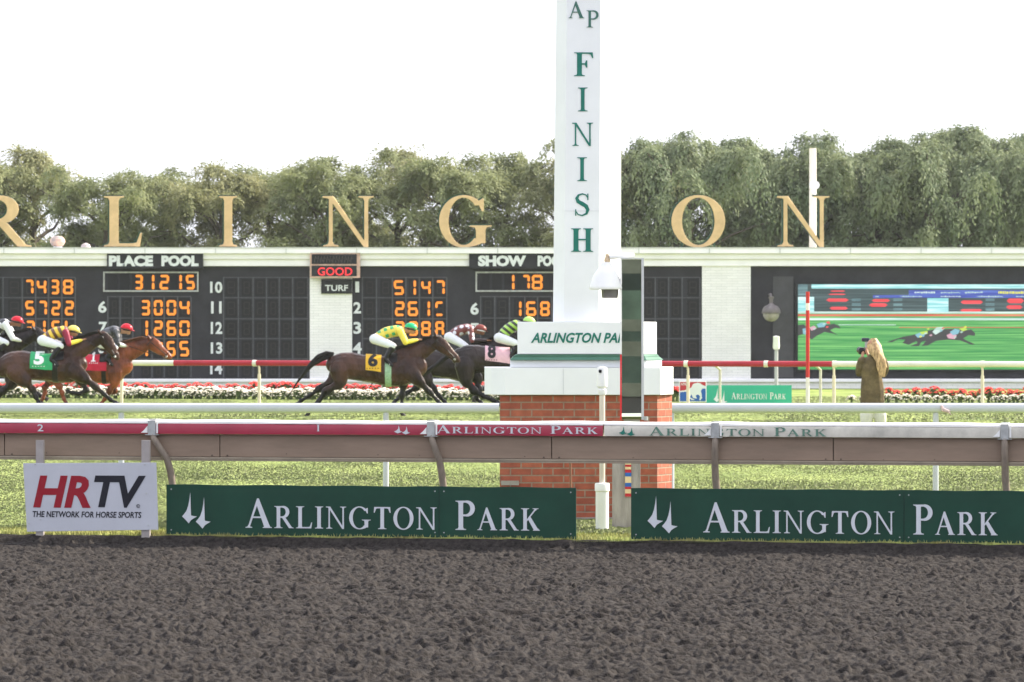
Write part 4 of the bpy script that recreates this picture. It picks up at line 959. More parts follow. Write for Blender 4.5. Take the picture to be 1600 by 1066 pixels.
def plant(kind, px, v, s):
    key = (kind, rf.randrange(3)); o = protos[key]
    if key in first: o = copy_tree(o)
    first.add(key)
    o.location = FL.world(px, v, 0); o.rotation_euler = (0, 0, rf.random() * 6.28); s *= .85 + .3 * rf.random(); o.scale = (s * 1.1, s, s)
    if kind == 'r': tag(o, 'bushy red flowering plant in the back row of the bed under the scoreboard', 'flower plant', 'red flowers in the beds')
    else: tag(o, 'mound of cream flowers in the front row of the bed under the scoreboard', 'flower plant', 'cream flowers in the beds')
x = -20.0
while x < 800:
    plant('r', x + rf.random() * 4, 1.15, 1.10); x += 11.5 if rf.random() > .1 else 19
x = -20.0
while x < 800:
    plant('c', x + rf.random() * 4, .10, 1.0); x += 11.5
x = -14.0
while x < 800:
    plant('c', x + rf.random() * 4, .55, 1.12); x += 12
x = 1385.0
while x < 1640:
    plant('r', x + rf.random() * 4, .75, .98); x += 14.5
x = 1328.0
while x < 1640:
    plant('c', x + rf.random() * 4, .1, .80); x += 15.5 if rf.random() > .2 else 20
for x in (1052, 1058): plant('r', x, .3, 1.0)
b = MB(); P_ = [FL.world(-40, -.2), FL.world(1700, -.2), FL.world(1700, 1.7), FL.world(-40, 1.7)]
# ================================================================ RACE HORSES AND JOCKEYS
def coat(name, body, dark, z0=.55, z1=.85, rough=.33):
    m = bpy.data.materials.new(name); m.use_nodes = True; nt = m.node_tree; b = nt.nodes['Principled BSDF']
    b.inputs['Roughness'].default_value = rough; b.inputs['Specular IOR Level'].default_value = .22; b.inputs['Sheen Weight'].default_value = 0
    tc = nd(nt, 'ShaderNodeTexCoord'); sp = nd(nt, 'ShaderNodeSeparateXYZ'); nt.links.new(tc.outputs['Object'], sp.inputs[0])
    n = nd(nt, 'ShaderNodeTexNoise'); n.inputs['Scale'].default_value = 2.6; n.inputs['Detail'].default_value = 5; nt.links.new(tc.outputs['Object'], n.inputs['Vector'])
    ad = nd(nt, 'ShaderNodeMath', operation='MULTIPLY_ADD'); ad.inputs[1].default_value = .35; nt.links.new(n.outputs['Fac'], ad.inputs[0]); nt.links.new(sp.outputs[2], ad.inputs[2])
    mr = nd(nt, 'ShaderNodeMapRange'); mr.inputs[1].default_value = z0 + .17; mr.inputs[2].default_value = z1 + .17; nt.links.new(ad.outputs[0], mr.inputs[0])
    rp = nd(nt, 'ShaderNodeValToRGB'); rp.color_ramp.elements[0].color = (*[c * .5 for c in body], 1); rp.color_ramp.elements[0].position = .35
    rp.color_ramp.elements[1].color = (*[c * 2.2 for c in body], 1); rp.color_ramp.elements[1].position = .65; nt.links.new(n.outputs['Fac'], rp.inputs[0])  # brighter noise patches put body highlights into the coat colour
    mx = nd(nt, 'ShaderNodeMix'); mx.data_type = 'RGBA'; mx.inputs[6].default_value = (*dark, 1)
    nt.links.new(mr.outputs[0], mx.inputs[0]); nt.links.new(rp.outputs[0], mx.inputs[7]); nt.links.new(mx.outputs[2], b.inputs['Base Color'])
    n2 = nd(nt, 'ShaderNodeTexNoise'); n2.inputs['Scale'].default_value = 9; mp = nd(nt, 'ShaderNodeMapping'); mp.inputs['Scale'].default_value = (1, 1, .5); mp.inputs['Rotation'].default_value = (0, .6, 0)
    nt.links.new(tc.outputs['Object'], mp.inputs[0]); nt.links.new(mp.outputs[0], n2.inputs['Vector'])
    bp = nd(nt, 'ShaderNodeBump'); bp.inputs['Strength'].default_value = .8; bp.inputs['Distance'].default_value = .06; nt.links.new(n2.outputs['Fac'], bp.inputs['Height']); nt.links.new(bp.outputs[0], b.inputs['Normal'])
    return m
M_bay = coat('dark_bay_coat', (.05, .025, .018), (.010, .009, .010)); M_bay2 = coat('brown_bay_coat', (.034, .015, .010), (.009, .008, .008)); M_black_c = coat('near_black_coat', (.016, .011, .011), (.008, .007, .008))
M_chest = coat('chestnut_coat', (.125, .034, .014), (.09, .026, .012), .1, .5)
M_mane = mat('black_mane', (.012, .010, .010), .6, .3, 20); M_cmane = mat('chestnut_mane', (.09, .035, .018), .6, .3, 20); M_hoof = mat('hoof', (.03, .027, .025), .6, .2, 20)
M_tack = mat('black_leather', (.012, .011, .012), .35, .2, 9); M_skin = mat('skin', (.42, .22, .14), .5, .08, 12); M_skin2 = mat('brown_skin', (.24, .11, .065), .5, .08, 12)
M_breech = mat('white_breeches', (.70, .71, .76), .6, .06, 10); M_boot = mat('boot_leather', (.014, .013, .015), .25, .1, 9); M_steel = mat('stirrup_steel', (.6, .6, .6), .3, .1, 9, metal=.6)

def horse(label, X, ppm, x0, coatm, manem, sp, cloth=None, group='horses racing on the turf', blaze=False):
    d = F / ppm; gy = HY + H * ppm
    root = empty('racehorse', (PX(x0, d) + X, d, 0), label, 'horse', group)
    def lx(px): return (px - x0) / ppm
    def lz(py): return (gy - py) / ppm
    T = [(lx(a), 0, lz(c), r / ppm, w_) for a, c, r, w_ in sp['torso']]
    chains = [T]
    chains.append([(lx(a), 0, lz(c), r / ppm, w_) for a, c, r, w_ in sp['neck']])
    chains.append([(lx(a), 0, lz(c), r * 1.2 / ppm, w_ * 1.08) for a, c, r, w_ in sp['head']])
    for (a, c) in (sp['ear'],):
        hx, hz = sp['head'][0][0], sp['head'][0][1]
        for s in (-1, 1): chains.append([(lx(hx), s * .05, lz(hz - 3), .03, .03), (lx((hx + a) / 2), s * .065, lz((hz + c) / 2 - 1), .036, .03), (lx(a), s * .07, lz(c - 2), .013, .012)])
    hoofs = []
    for side, pts in sp['legs']:
        ch = []
        n = len(pts)
        for i, (a, c, r) in enumerate(pts):
            lat = side * (.17 if i == 0 else .16 if i == 1 else .14); rr = r / ppm
            ch.append((lx(a), lat, lz(c), rr, rr * (.62 if i == 0 else .8 if i == 1 else .9)))
        # knobbly joints, slim cannon between
        out = [ch[0]]
        for i in range(1, len(ch)):
            p, q = ch[i - 1], ch[i]
            if i >= 2 and i < len(ch) - 0: out.append(tuple((p[k] + q[k]) / 2 for k in range(3)) + (min(p[3], q[3]) * .80, min(p[4], q[4]) * .80))
            out.append((q[0], q[1], q[2], q[3] * (1.1 if i >= 2 else 1), q[4]))
        chains.append(out)
        a, b_ = Vector(ch[-2][:3]), Vector(ch[-1][:3]); hoofs.append((b_, (b_ - a).normalized()))
    # shoulder and haunch muscle
    body = organic('body', chains, .017, coatm, root, 3)
    for p, t in hoofs:
        b = MB(); q_ = p + t * .02; fw = Vector((.5, 0, -.9)).normalized() * .4 + t * .6
        b.tube([q_ - t * .03, q_ + fw * .05, q_ + fw * .10], [.040, .052, .064], 12); b.build('hoof', M_hoof, root, True)
    # mane
    r = random.Random(int(x0)); b = MB(); N = sp['neck']
    for i in range(46):
        f = i / 45 * (len(N) - 1); k = min(int(f), len(N) - 2); g = f - k
        a, c, rr = [N[k][j] + (N[k + 1][j] - N[k][j]) * g for j in range(3)]
        dx, dy = N[k + 1][0] - N[k][0], N[k + 1][1] - N[k][1]; l = math.hypot(dx, dy); nx, ny = dy / l, -dx / l
        p = Vector((lx(a + nx * rr * .95), (r.random() - .5) * .03, lz(c + ny * rr * .95)))
        b.tube([p, p + Vector((-.05 - .05 * r.random(), -.03, .035)), p + Vector((-.15 - .08 * r.random(), -.06 - .03 * r.random(), .0 + .03 * r.random()))], [.022, .018, .003], 6)
    b.build('mane', manem, root, True)
    # tail
    tl = sp['tail']; b = MB(); m = len(tl)
    for s in range(26):
        o1, o2 = (r.random() - .5), (r.random() - .5); P_ = []
        for i, (a, c, rr) in enumerate(tl):
            sp_ = rr / ppm; P_.append(Vector((lx(a) + o2 * sp_ * 1.1, o1 * sp_ * 1.6, lz(c) + o2 * sp_ * 1.7)))
        b.tube(P_, [.03, .038, .038, .030, .020, .004][:m] if m <= 6 else [.02] * (m - 1) + [.003], 6)
    b.build('tail', manem, root, True)
    def at(px):
        for i in range(len(sp['torso']) - 1):
            A_, B_ = sp['torso'][i], sp['torso'][i + 1]
            if A_[0] <= px <= B_[0]:
                g = (px - A_[0]) / (B_[0] - A_[0]); v_ = [A_[j] + (B_[j] - A_[j]) * g for j in range(4)]; return lz(v_[1]), v_[2] / ppm, v_[3]
    def wrap(x_a, x_b, a0, a1, lift, th=.008, nseg=14, droop=0):
        b = MB(); rings = []
        for i in range(9):
            px = x_a + (x_b - x_a) * i / 8; zc, ra, rb = at(px); R1, R2 = (ra + lift, rb + lift), (ra + lift + th, rb + lift + th)
            pts = [(lx(px), rb_ * math.sin(R(a)), zc + ra_ * math.cos(R(a))) for ra_, rb_, seq in ((R1[0], R1[1], 0),) for a in [a0 + (a1 - a0) * k / nseg for k in range(nseg + 1)]]
            pts += [(lx(px), (rb + lift + th) * math.sin(R(a)), zc + (ra + lift + th) * math.cos(R(a))) for a in [a1 + (a0 - a1) * k / nseg for k in range(nseg + 1)]]
            rings.append(pts)
        b.loft(rings); return b
    if cloth:
        xa, xb, ang, m, text, tm, tx0, tx1, ty0, ty1 = cloth
        if xb > sp['torso'][-1][0]: xb = sp['torso'][-1][0] - 1
        o = wrap(xa, xb, -ang, ang, .010, .010).build('saddle_cloth', m, root, True, 50)
        tag(o, None)
        b = MB()
        if text == '1': x_, s_ = lx((tx0 + tx1) / 2), 1 / ppm; b.add([(x_ + a * s_, 0, lz(c)) for a, c in ((-1.4, ty1 - 1.6), (1.4, ty1 - 1.6), (1.4, ty0), (-.4, ty0), (-3.2, ty0 + 3), (-3.2, ty0 + 5), (-1.4, ty0 + 4))], [tuple(range(7))]); b.add([(x_ + a * s_, 0, lz(c)) for a, c in ((-3.6, ty1), (3.6, ty1), (3.6, ty1 - 1.6), (-3.6, ty1 - 1.6))], [(0, 1, 2, 3)])
        else: sans(b, text, lx(tx0), lz(ty1), lz(ty0) - lz(ty1), 0, lx(tx1) - lx(tx0), .05)
        def drape(b, lift):
            vs = []
            for x, y, z in b.v:
                px = x * ppm + x0; zc, ra, rb = at(px); ra += .02; rb += .02; u_ = max(-1, min(1, (z - zc) / ra)); vs.append((x, -rb * math.sqrt(max(0, 1 - u_ * u_)) - lift, z))
            b.v = vs
        # split long faces so the number follows the barrel
        me = bpy.data.meshes.new('t'); me.from_pydata(b.v, [], b.f); bm = bmesh.new(); bm.from_mesh(me)
        for k in range(1, 8):
            zz = lz(ty1) + (lz(ty0) - lz(ty1)) * k / 8; bmesh.ops.bisect_plane(bm, geom=bm.verts[:] + bm.edges[:] + bm.faces[:], plane_co=(0, 0, zz), plane_no=(0, 0, 1))
        b2 = MB(); b2.add([v.co[:] for v in bm.verts], [tuple(v.index for v in f.verts) for f in bm.faces]); bm.free(); drape(b2, .008)
        b2.build('cloth_number', tm, o)
        st = MB(); 
        for k in range(5):
            xx = tx0 - 2 + (tx1 - tx0 + 6) * k / 5; st.box(lx(xx), lx(xx + 1.6), -.001, .001, lz(ty1 + 3.2), lz(ty1 + 1.8))
        drape(st, .008); st.build('cloth_marks', tm, o)
    if 'girth' in sp:
        gx, gw, gm = sp['girth']; wrap(gx, gx + gw, -178, 178, .004, .008, 30).build('girth', gm, root, True, 50)
    sx = sp['saddle']; zc, ra, rb = at(sx)
    b = wrap(sx - 9, min(sx + 9, sp['torso'][-1][0] - .5), -62, 62, .022, .02); b.build('saddle', M_tack, root, True, 50)
    # bridle and reins
    hd = sp['head']; b = MB(); mz = hd[-1]; ck = hd[len(hd) // 2]; pl = hd[0]
    def loop(p, tdir):
        P = Vector((lx(p[0]), 0, lz(p[1]))); t = Vector((tdir[0], 0, tdir[1])).normalized(); n_ = Vector((-t.z, 0, t.x)); rr, rs = p[2] * 1.18 / ppm + .006, p[3] * 1.08 + .006
        b.tube([P + n_ * math.cos(2 * PI * k / 20) * rr + Vector((0, 1, 0)) * math.sin(2 * PI * k / 20) * rs for k in range(21)], .010, 6)
    dr = (mz[0] - pl[0], -(mz[1] - pl[1]))
    mid = tuple((ck[j] + mz[j]) / 2 for j in range(4)); loop(mid, dr); loop(pl[:2] + (pl[2] + .5, pl[3] + .02), dr)
    for s in (-1, 1):
        b.tube([(lx(pl[0]), s * (pl[3] + .02), lz(pl[1])), (lx(ck[0]), s * (ck[3] + .012), lz(ck[1])), (lx(mid[0]), s * (mid[3] + .01), lz(mid[1] + 1))], .009, 6)
        b.tube([(lx(mid[0]), s * (mid[3] + .02), lz(mid[1] + 3)), (lx((mid[0] + sp['hand'][0]) / 2), s * .13, lz((mid[1] + 3 + sp['hand'][1]) / 2 + 2)), (lx(sp['hand'][0]), s * .09, lz(sp['hand'][1]))], .008, 6)
    b.build('bridle', M_tack, root, True)
    b = MB()
    for s in (-1, 1): b.tube([(lx(mid[0]) + .02 * math.cos(k * PI / 5), s * (mid[3] + .025), lz(mid[1] + 3) + .02 * math.sin(k * PI / 5)) for k in range(11)], .006, 6)
    b.build('bit', M_steel, root, True)
    # eyes and nostrils
    b = MB()
    e = tuple(pl[j] + (ck[j] - pl[j]) * .55 for j in range(4))
    for s in (-1, 1): b.lathe([(.001, -.018), (.016, -.008), (.018, .004), (.001, .018)], (lx(e[0]) + .02, s * (e[3] + .0), lz(e[1]) + .02), 10)
    b.build('eye', M_boot, root, True)
    return root

def silk(name, base, col, kind, s=.10, rot=0.0, rough=.4):
    m = bpy.data.materials.new(name); m.use_nodes = True; nt = m.node_tree; b = nt.nodes['Principled BSDF']; b.inputs['Roughness'].default_value = rough
    tc = nd(nt, 'ShaderNodeTexCoord'); mp = nd(nt, 'ShaderNodeMapping'); mp.inputs['Rotation'].default_value = (0, rot, 0); mp.inputs['Scale'].default_value = (1 / s,) * 3
    nt.links.new(tc.outputs['Object'], mp.inputs[0]); sp = nd(nt, 'ShaderNodeSeparateXYZ'); nt.links.new(mp.outputs[0], sp.inputs[0])
    def half(o):
        f = nd(nt, 'ShaderNodeMath', operation='FRACT'); nt.links.new(sp.outputs[o], f.inputs[0]); g = nd(nt, 'ShaderNodeMath', operation='LESS_THAN'); g.inputs[1].default_value = .5; nt.links.new(f.outputs[0], g.inputs[0]); return g.outputs[0]
    if kind == 'bands': fac = half(0)
    elif kind == 'squares':
        a, c = half(0), half(2); mu = nd(nt, 'ShaderNodeMath', operation='SUBTRACT'); nt.links.new(a, mu.inputs[0]); nt.links.new(c, mu.inputs[1]); ab = nd(nt, 'ShaderNodeMath', operation='ABSOLUTE'); nt.links.new(mu.outputs[0], ab.inputs[0]); 
        mm = nd(nt, 'ShaderNodeMath', operation='MULTIPLY'); nt.links.new(a, mm.inputs[0]); nt.links.new(c, mm.inputs[1]); fac = mm.outputs[0]
    else:
        v = nd(nt, 'ShaderNodeTexVoronoi'); v.inputs['Scale'].default_value = 1; v.inputs['Randomness'].default_value = .25; nt.links.new(mp.outputs[0], v.inputs['Vector']); g = nd(nt, 'ShaderNodeMath', operation='LESS_THAN'); g.inputs[1].default_value = .36; nt.links.new(v.outputs['Distance'], g.inputs[0]); fac = g.outputs[0]
    mx = nd(nt, 'ShaderNodeMix'); mx.data_type = 'RGBA'; mx.inputs[6].default_value = (*base, 1); mx.inputs[7].default_value = (*col, 1); nt.links.new(fac, mx.inputs[0])
    nt.links.new(mx.outputs[2], b.inputs['Base Color'])
    n = nd(nt, 'ShaderNodeTexNoise'); n.inputs['Scale'].default_value = 11; nt.links.new(tc.outputs['Object'], n.inputs['Vector']); bp = nd(nt, 'ShaderNodeBump'); bp.inputs['Strength'].default_value = 1; bp.inputs['Distance'].default_value = .05; nt.links.new(n.outputs['Fac'], bp.inputs['Height']); nt.links.new(bp.outputs[0], b.inputs['Normal'])
    return m

def jockey(label, ppm, pts, shirt, sleeve, helmet, skin=None, cuff=None, band=None, whip=None):
    skin = skin or M_skin
    d = F / ppm; gy = HY + H * ppm; x0, y0_ = pts['ankle']; lift0 = (gy - y0_) / ppm
    root = empty('person', (PX(x0, d), d, lift0), label, 'jockey', 'jockeys riding in the race')
    def P(k, lat=0): a, c = pts[k] if isinstance(k, str) else k; return Vector(((a - x0) / ppm, lat, (y0_ - c) / ppm))
    hip, sh, hd = P('hip'), P('shoulder'), P('head'); mid = (hip + sh) / 2 + Vector((-.03, 0, .05))
    v4 = lambda p, a, b=None: (p.x, p.y, p.z, a, b if b else a)
    spine = [v4(hip, .125, .15), v4(mid, .115, .145), v4(sh + Vector((-.06, 0, 0)), .11, .165), v4(sh + Vector((.02, 0, .0)), .08, .12)]
    ch = [spine, [v4(sh, .07), v4(hd + Vector((-.03, 0, -.05)), .06)], [v4(hd + Vector((0, 0, .02)), .105, .085), v4(hd + Vector((.03, 0, -.05)), .075, .068)],
          [v4(hd + Vector((.085, 0, -.02)), .014), v4(hd + Vector((.115, 0, -.045)), .014)], [v4(hd + Vector((.05, 0, -.095)), .035, .04), v4(hd + Vector((.075, 0, -.10)), .022, .028)]]
    for s in (-1, 1): ch.append([v4(hd + Vector((-.005, s * .085, -.02)), .022, .010)])
    arms, legs, fores, boots, hands = [], [], [], [], []
    for s in (-1, 1):
        S_, E_, Hn = P('shoulder', s * .19) + Vector((0, 0, -.02)), P('elbow', s * .25), P('hand', s * .085)
        arms.append([v4(S_, .062), v4((S_ + E_) / 2, .052), v4(E_, .045)]); fores.append([v4(E_, .044), v4((E_ + Hn) / 2, .038), v4(Hn, .028)])
        H_, K_, A_, T_ = P('hip', s * .10), P('knee', s * .27), P('ankle', s * .29), P('toe', s * .29)
        legs.append([v4(H_, .115, .10), v4((H_ + K_) / 2, .092), v4(K_, .062)]); boots.append([v4(K_ + (A_ - K_) * .1, .058), v4(K_ + (A_ - K_) * .45, .056), v4(A_, .038), v4(A_ + (T_ - A_) * .3, .042), v4(T_, .030, .04)])
        f = (Hn - E_).normalized(); palm = Hn + f * .045
        hands.append([v4(Hn, .025, .022), v4(palm, .026, .036)])
        for k in range(4):
            o = Vector((0, (k - 1.5) * .019, 0)); ln = (.030, .035, .032, .025)[k]; b0 = palm + f * .02 + o
            hands.append([v4(b0, .010), v4(b0 + f * ln, .010), v4(b0 + f * ln + Vector((-.005, 0, -.026)), .009), v4(b0 + f * (ln - .025) + Vector((0, 0, -.034)), .008)])
        hands.append([v4(Hn + f * .01 + Vector((0, -s * .02, .01)), .011), v4(Hn + f * .05 + Vector((0, -s * .035, .022)), .010), v4(Hn + f * .075 + Vector((0, -s * .03, .01)), .008)])
    organic('body', ch + arms + fores + legs + boots + hands, .0095, skin, root, 1, lift=-.004)
    tor = [v4(hip + (sh - hip) * .12, .135, .16)] + [tuple(s[:3]) + (s[3] + .022, s[4] + .022) for s in spine[1:3]] + [v4(sh + Vector((.03, 0, .0)), .085, .13)]
    organic('shirt', [tor] + ([[tuple(q[:3]) + (q[3] + .022, q[4] + .022) for q in a] for a in arms] if sleeve is None else []), .014, shirt, root, 2)
    if sleeve is not None:
        for a in arms: organic('sleeve', [[tuple(q[:3]) + (q[3] + .024, q[4] + .024) for q in a]], .014, sleeve, root, 2)
    for a in fores: organic('cuff', [[tuple(q[:3]) + (q[3] + .014, q[4] + .014) for q in a[:2]] + [tuple(a[0][j] + (a[2][j] - a[0][j]) * .88 for j in range(3)) + (.036,)]], .012, cuff or sleeve or shirt, root, 2)
    organic('breeches', [[v4(hip + Vector((-.03, 0, .0)), .12, .15), v4(hip + Vector((.05, 0, -.02)), .12, .15)]] + [[tuple(q[:3]) + (q[3] + .014, q[4] + .014) for q in a] for a in legs], .014, M_breech, root, 2)
    for a in boots: organic('boot', [[tuple(q[:3]) + (q[3] + .010, q[4] + .010) for q in a]], .012, M_boot, root, 1)
    t = R(-14); b = MB(); c = hd + Vector((0, 0, .04)); rings = []
    for e in range(9):
        a = PI / 2 * e / 8; rr = math.cos(a); zz = math.sin(a)
        rings.append([Vector((c.x + rr * .138 * math.cos(q) * 1.08 + zz * .01, rr * .115 * math.sin(q), c.z - .015 - .035 * rr * math.cos(q) * .6 + zz * .118)) for q in [2 * PI * k / 24 for k in range(24)]])
    b.loft(rings); br = [[Vector((c.x + .08 + e * .05, y, c.z - .045 - e * .022 - .3 * abs(y) * e * .2)) for y in (-.09 + .02 * e, 0, .09 - .02 * e)] for e in (0, 1, 2)]
    b.prism([(c.x + .05, c.z - .035), (c.x + .13, c.z - .045), (c.x + .185, c.z - .072), (c.x + .182, c.z - .080), (c.x + .12, c.z - .062), (c.x + .05, c.z - .06)], -.075, .075)
    h = b.build('helmet', helmet, root, True, 50)
    b = MB(); b.tube([(hd.x + .098 * math.cos(q) + .005, .094 * math.sin(q), hd.z - .012 - .02 * math.cos(q)) for q in [2 * PI * k / 24 for k in range(25)]], .016, 8); b.build('goggles', band or M_tack, root, True)
    for s in (-1, 1):
        T_ = P('toe', s * .29) + (P('ankle', s * .29) - P('toe', s * .29)) * .35 + Vector((0, 0, -.045)); b = MB(); b.tube([T_ + Vector((-.0, -.05, 0)), T_ + Vector((0, .05, 0)), T_ + Vector((-.01, .035, .07)), T_ + Vector((-.02, 0, .12)), T_ + Vector((-.01, -.035, .07)), T_ + Vector((0, -.05, 0))], .007, 6); b.build('stirrup', M_steel, root, True)
    if whip:
        a, c = whip; b = MB(); b.tube([P(a, -.09), P(c, -.12)], [.009, .006], 6); b.build('whip', M_tack, root, True)
    return root

H6 = dict(torso=[(524, 570, 15, .20), (533, 570, 19, .25), (548, 572, 21.5, .27), (566, 575, 21, .27), (585, 577, 22, .29), (603, 580, 23.5, .29), (620, 579, 26, .27), (636, 576, 25, .24), (650, 573, 18, .19)],
          neck=[(628, 563, 19, .14), (645, 556, 17, .115), (660, 547, 14, .095), (672, 540, 11.5, .085), (681, 535, 8.5, .08)],
          head=[(682, 532, 8, .075), (690, 540, 9.5, .085), (698, 547, 7.5, .075), (706, 554, 5.6, .06), (712, 560, 5.2, .06), (715, 563, 3.8, .045)], ear=(678, 517),
          legs=[(-1, [(531, 578, 16), (531, 598, 11), (510, 612, 6.8), (497, 629, 4.2), (487, 641, 3.6), (482, 646, 3.4)]), (1, [(530, 576, 15), (520, 594, 10), (498, 608, 6), (483, 619, 3.8), (469, 627, 3.3), (464, 632, 3.2)]),
                (-1, [(642, 583, 14), (656, 597, 9), (671, 612, 5.6), (684, 626, 3.6), (692, 634, 3.4), (697, 638, 3.2)]), (1, [(632, 588, 12), (630, 602, 7.5), (628, 618, 5.2), (627, 635, 3.2), (626, 643, 3.3), (628, 646, 3.2)])],
          tail=[(520, 555, 3), (506, 557, 7), (492, 564, 9), (480, 576, 11), (470, 589, 12), (461, 603, 13)], saddle=612, hand=(659, 532), girth=(602, 10, mat('girth_green', (.28, .42, .30), .6, .3, 30)))
M_black_num = mat('cloth_black', (.015, .015, .018), .6, .1, 5); M_white_num = mat('cloth_white', (.75, .75, .78), .6, .05, 5)
M_yc = mat('cloth_yellow', (.70, .40, .03), .6, .12, 9, .3, 14); M_gc = mat('cloth_green', (.03, .33, .13), .6, .12, 9, .3, 14); M_rc = mat('cloth_red', (.45, .015, .04), .6, .12, 9, .3, 14); M_pc = mat('cloth_pink', (.68, .42, .48), .6, .10, 9, .3, 14)
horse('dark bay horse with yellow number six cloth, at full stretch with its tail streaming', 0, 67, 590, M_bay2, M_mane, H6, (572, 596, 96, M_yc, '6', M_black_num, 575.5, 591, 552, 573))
def sh(sp, dx, dy=0, **kw):
    o = {}
    for k, v in sp.items():
        if k in ('torso', 'neck', 'head', 'tail'): o[k] = [(p[0] + dx, p[1] + dy) + tuple(p[2:]) for p in v]
        elif k == 'legs': o[k] = [(s, [(p[0] + dx, p[1] + dy, p[2]) for p in q]) for s, q in v]
        elif k in ('ear', 'hand'): o[k] = (v[0] + dx, v[1] + dy)
        elif k == 'saddle': o[k] = v + dx
        elif k == 'girth': o[k] = (v[0] + dx,) + v[1:]
    o.update(kw); return o
# number eight, its front half behind the pier
H8 = sh(H6, 196, -12, legs=[(-1, [(727, 572, 17), (729, 595, 11), (741, 611, 7), (757, 619, 4.6), (771, 626, 3.8), (778, 629, 3.4)]), (1, [(727, 570, 15), (745, 592, 10), (748, 609, 6.5), (744, 622, 4), (752, 630, 3.4), (757, 634, 3.3)]),
        (-1, [(838, 577, 13), (852, 590, 9), (868, 592, 5.4), (882, 604, 3.6), (886, 612, 3.3), (890, 616, 3.2)]), (1, [(828, 582, 12), (842, 594, 8), (860, 604, 5), (866, 620, 3.3), (862, 628, 3.3), (858, 632, 3.2)])],
        tail=[(712, 551, 2), (700, 556, 4), (688, 565, 5), (676, 575, 6), (664, 583, 7), (652, 589, 8)])
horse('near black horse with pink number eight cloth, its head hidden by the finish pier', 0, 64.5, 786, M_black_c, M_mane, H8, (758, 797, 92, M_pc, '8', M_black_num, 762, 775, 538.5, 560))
HM = sh(H6, 122, -6, legs=[(-1, [(655, 572, 14), (668, 594, 10), (678, 608, 6), (687, 620, 4), (695, 628, 3.4), (698, 632, 3.2)]), (1, [(655, 572, 14), (662, 592, 9), (650, 606, 6), (636, 614, 3.8), (624, 622, 3.3), (618, 626, 3.2)]),
        (-1, [(762, 577, 12), (770, 592, 8), (760, 606, 5), (748, 612, 3.4), (744, 618, 3.3), (742, 622, 3.2)]), (1, [(758, 580, 12), (772, 594, 8), (790, 604, 5), (802, 616, 3.3), (808, 622, 3.3), (812, 626, 3.2)])], girth=(725, 8, M_tack))
horse('dark horse running on the far side between number six and number eight', 0, 63, 712, M_black_c, M_mane, HM, None)
H5 = dict(torso=[(6, 574, 16, .20), (18, 571, 21, .26), (35, 571, 23.5, .28), (55, 573, 21.5, .28), (75, 575, 21, .29), (95, 575, 23.5, .29), (107, 573, 26, .27), (116, 572, 23.5, .24), (121, 570, 16, .19)],
          neck=[(108, 557, 19, .14), (123, 547, 15.5, .115), (138, 538, 12.5, .095), (151, 531, 10, .085), (159, 527, 8, .08)],
          head=[(160, 525, 7, .075), (166, 533, 9, .085), (172, 542, 7.5, .075), (177, 550, 5.8, .06), (181, 556, 5.0, .058), (183, 559, 3.8, .045)], ear=(153, 517),
          legs=[(-1, [(28, 582, 17), (42, 597, 11), (52, 609, 6), (57, 620, 4.3), (62, 629, 3.7), (67, 633, 3.4)]), (1, [(20, 580, 16), (16, 600, 11), (3, 612, 6.5), (-6, 624, 4.2), (-14, 632, 3.6), (-19, 636, 3.4)]),
                (-1, [(118, 580, 14), (134, 592, 9), (150, 604, 6), (164, 616, 4), (174, 625, 3.8), (182, 629, 3.4)]), (1, [(116, 582, 12), (128, 598, 8), (134, 610, 5), (122, 616, 3.8), (112, 614, 3.5), (106, 612, 3.3)])],
          tail=[(0, 560, 2), (-12, 562, 4), (-26, 568, 6), (-38, 578, 8), (-50, 588, 10), (-62, 596, 12)], saddle=92, hand=(134, 531), girth=(83, 9, M_tack))
horse('brown bay horse with green number five cloth and one white hind sock', 0, 67, 70, M_bay2, M_mane, H5, (49, 84, 98, M_gc, '5', M_white_num, 55, 71, 549, 570))
H1 = dict(torso=[(66, 572, 15, .20), (76, 571, 19, .25), (92, 572, 21, .27), (112, 575, 20, .27), (132, 576, 21, .28), (152, 577, 22, .28), (170, 577, 23, .26), (184, 574, 22, .23), (193, 572, 15, .18)],
          neck=[(172, 564, 18, .14), (190, 555, 16.5, .115), (208, 547, 14, .095), (222, 541, 11.5, .085), (232, 536, 8.5, .08)],
          head=[(235, 534, 7.5, .075), (242, 540, 8.8, .085), (249, 546, 7, .075), (256, 551, 5.4, .06), (262, 556, 4.8, .058), (265, 558, 3.6, .045)], ear=(231, 524),
          legs=[(-1, [(74, 578, 15), (86, 594, 9), (94, 604, 6), (98, 614, 4), (101, 624, 3.4), (104, 629, 3.3)]), (1, [(72, 578, 14), (76, 595, 9), (69, 606, 5.5), (69, 614, 3.8), (66, 622, 3.4), (64, 626, 3.3)]),
                (-1, [(180, 582, 13), (180, 598, 8.5), (172, 611, 5.5), (165, 623, 3.8), (158, 632, 3.4), (155, 636, 3.3)]), (1, [(178, 582, 12), (178, 598, 7.5), (178, 612, 4.8), (166, 616, 3.6), (156, 612, 3.4), (150, 610, 3.2)])],
          tail=[(60, 560, 2), (48, 564, 4), (34, 572, 6), (24, 582, 8), (14, 592, 8)], saddle=166, hand=(202, 541), girth=(160, 7, M_tack))
horse('chestnut horse with red number one cloth, leading the left group by a head', 0, 64.5, 140, M_chest, M_cmane, H1, (134, 168, 96, M_rc, '1', M_white_num, 143, 152, 550, 565), blaze=True)
H0 = sh(H5, -112, -8)
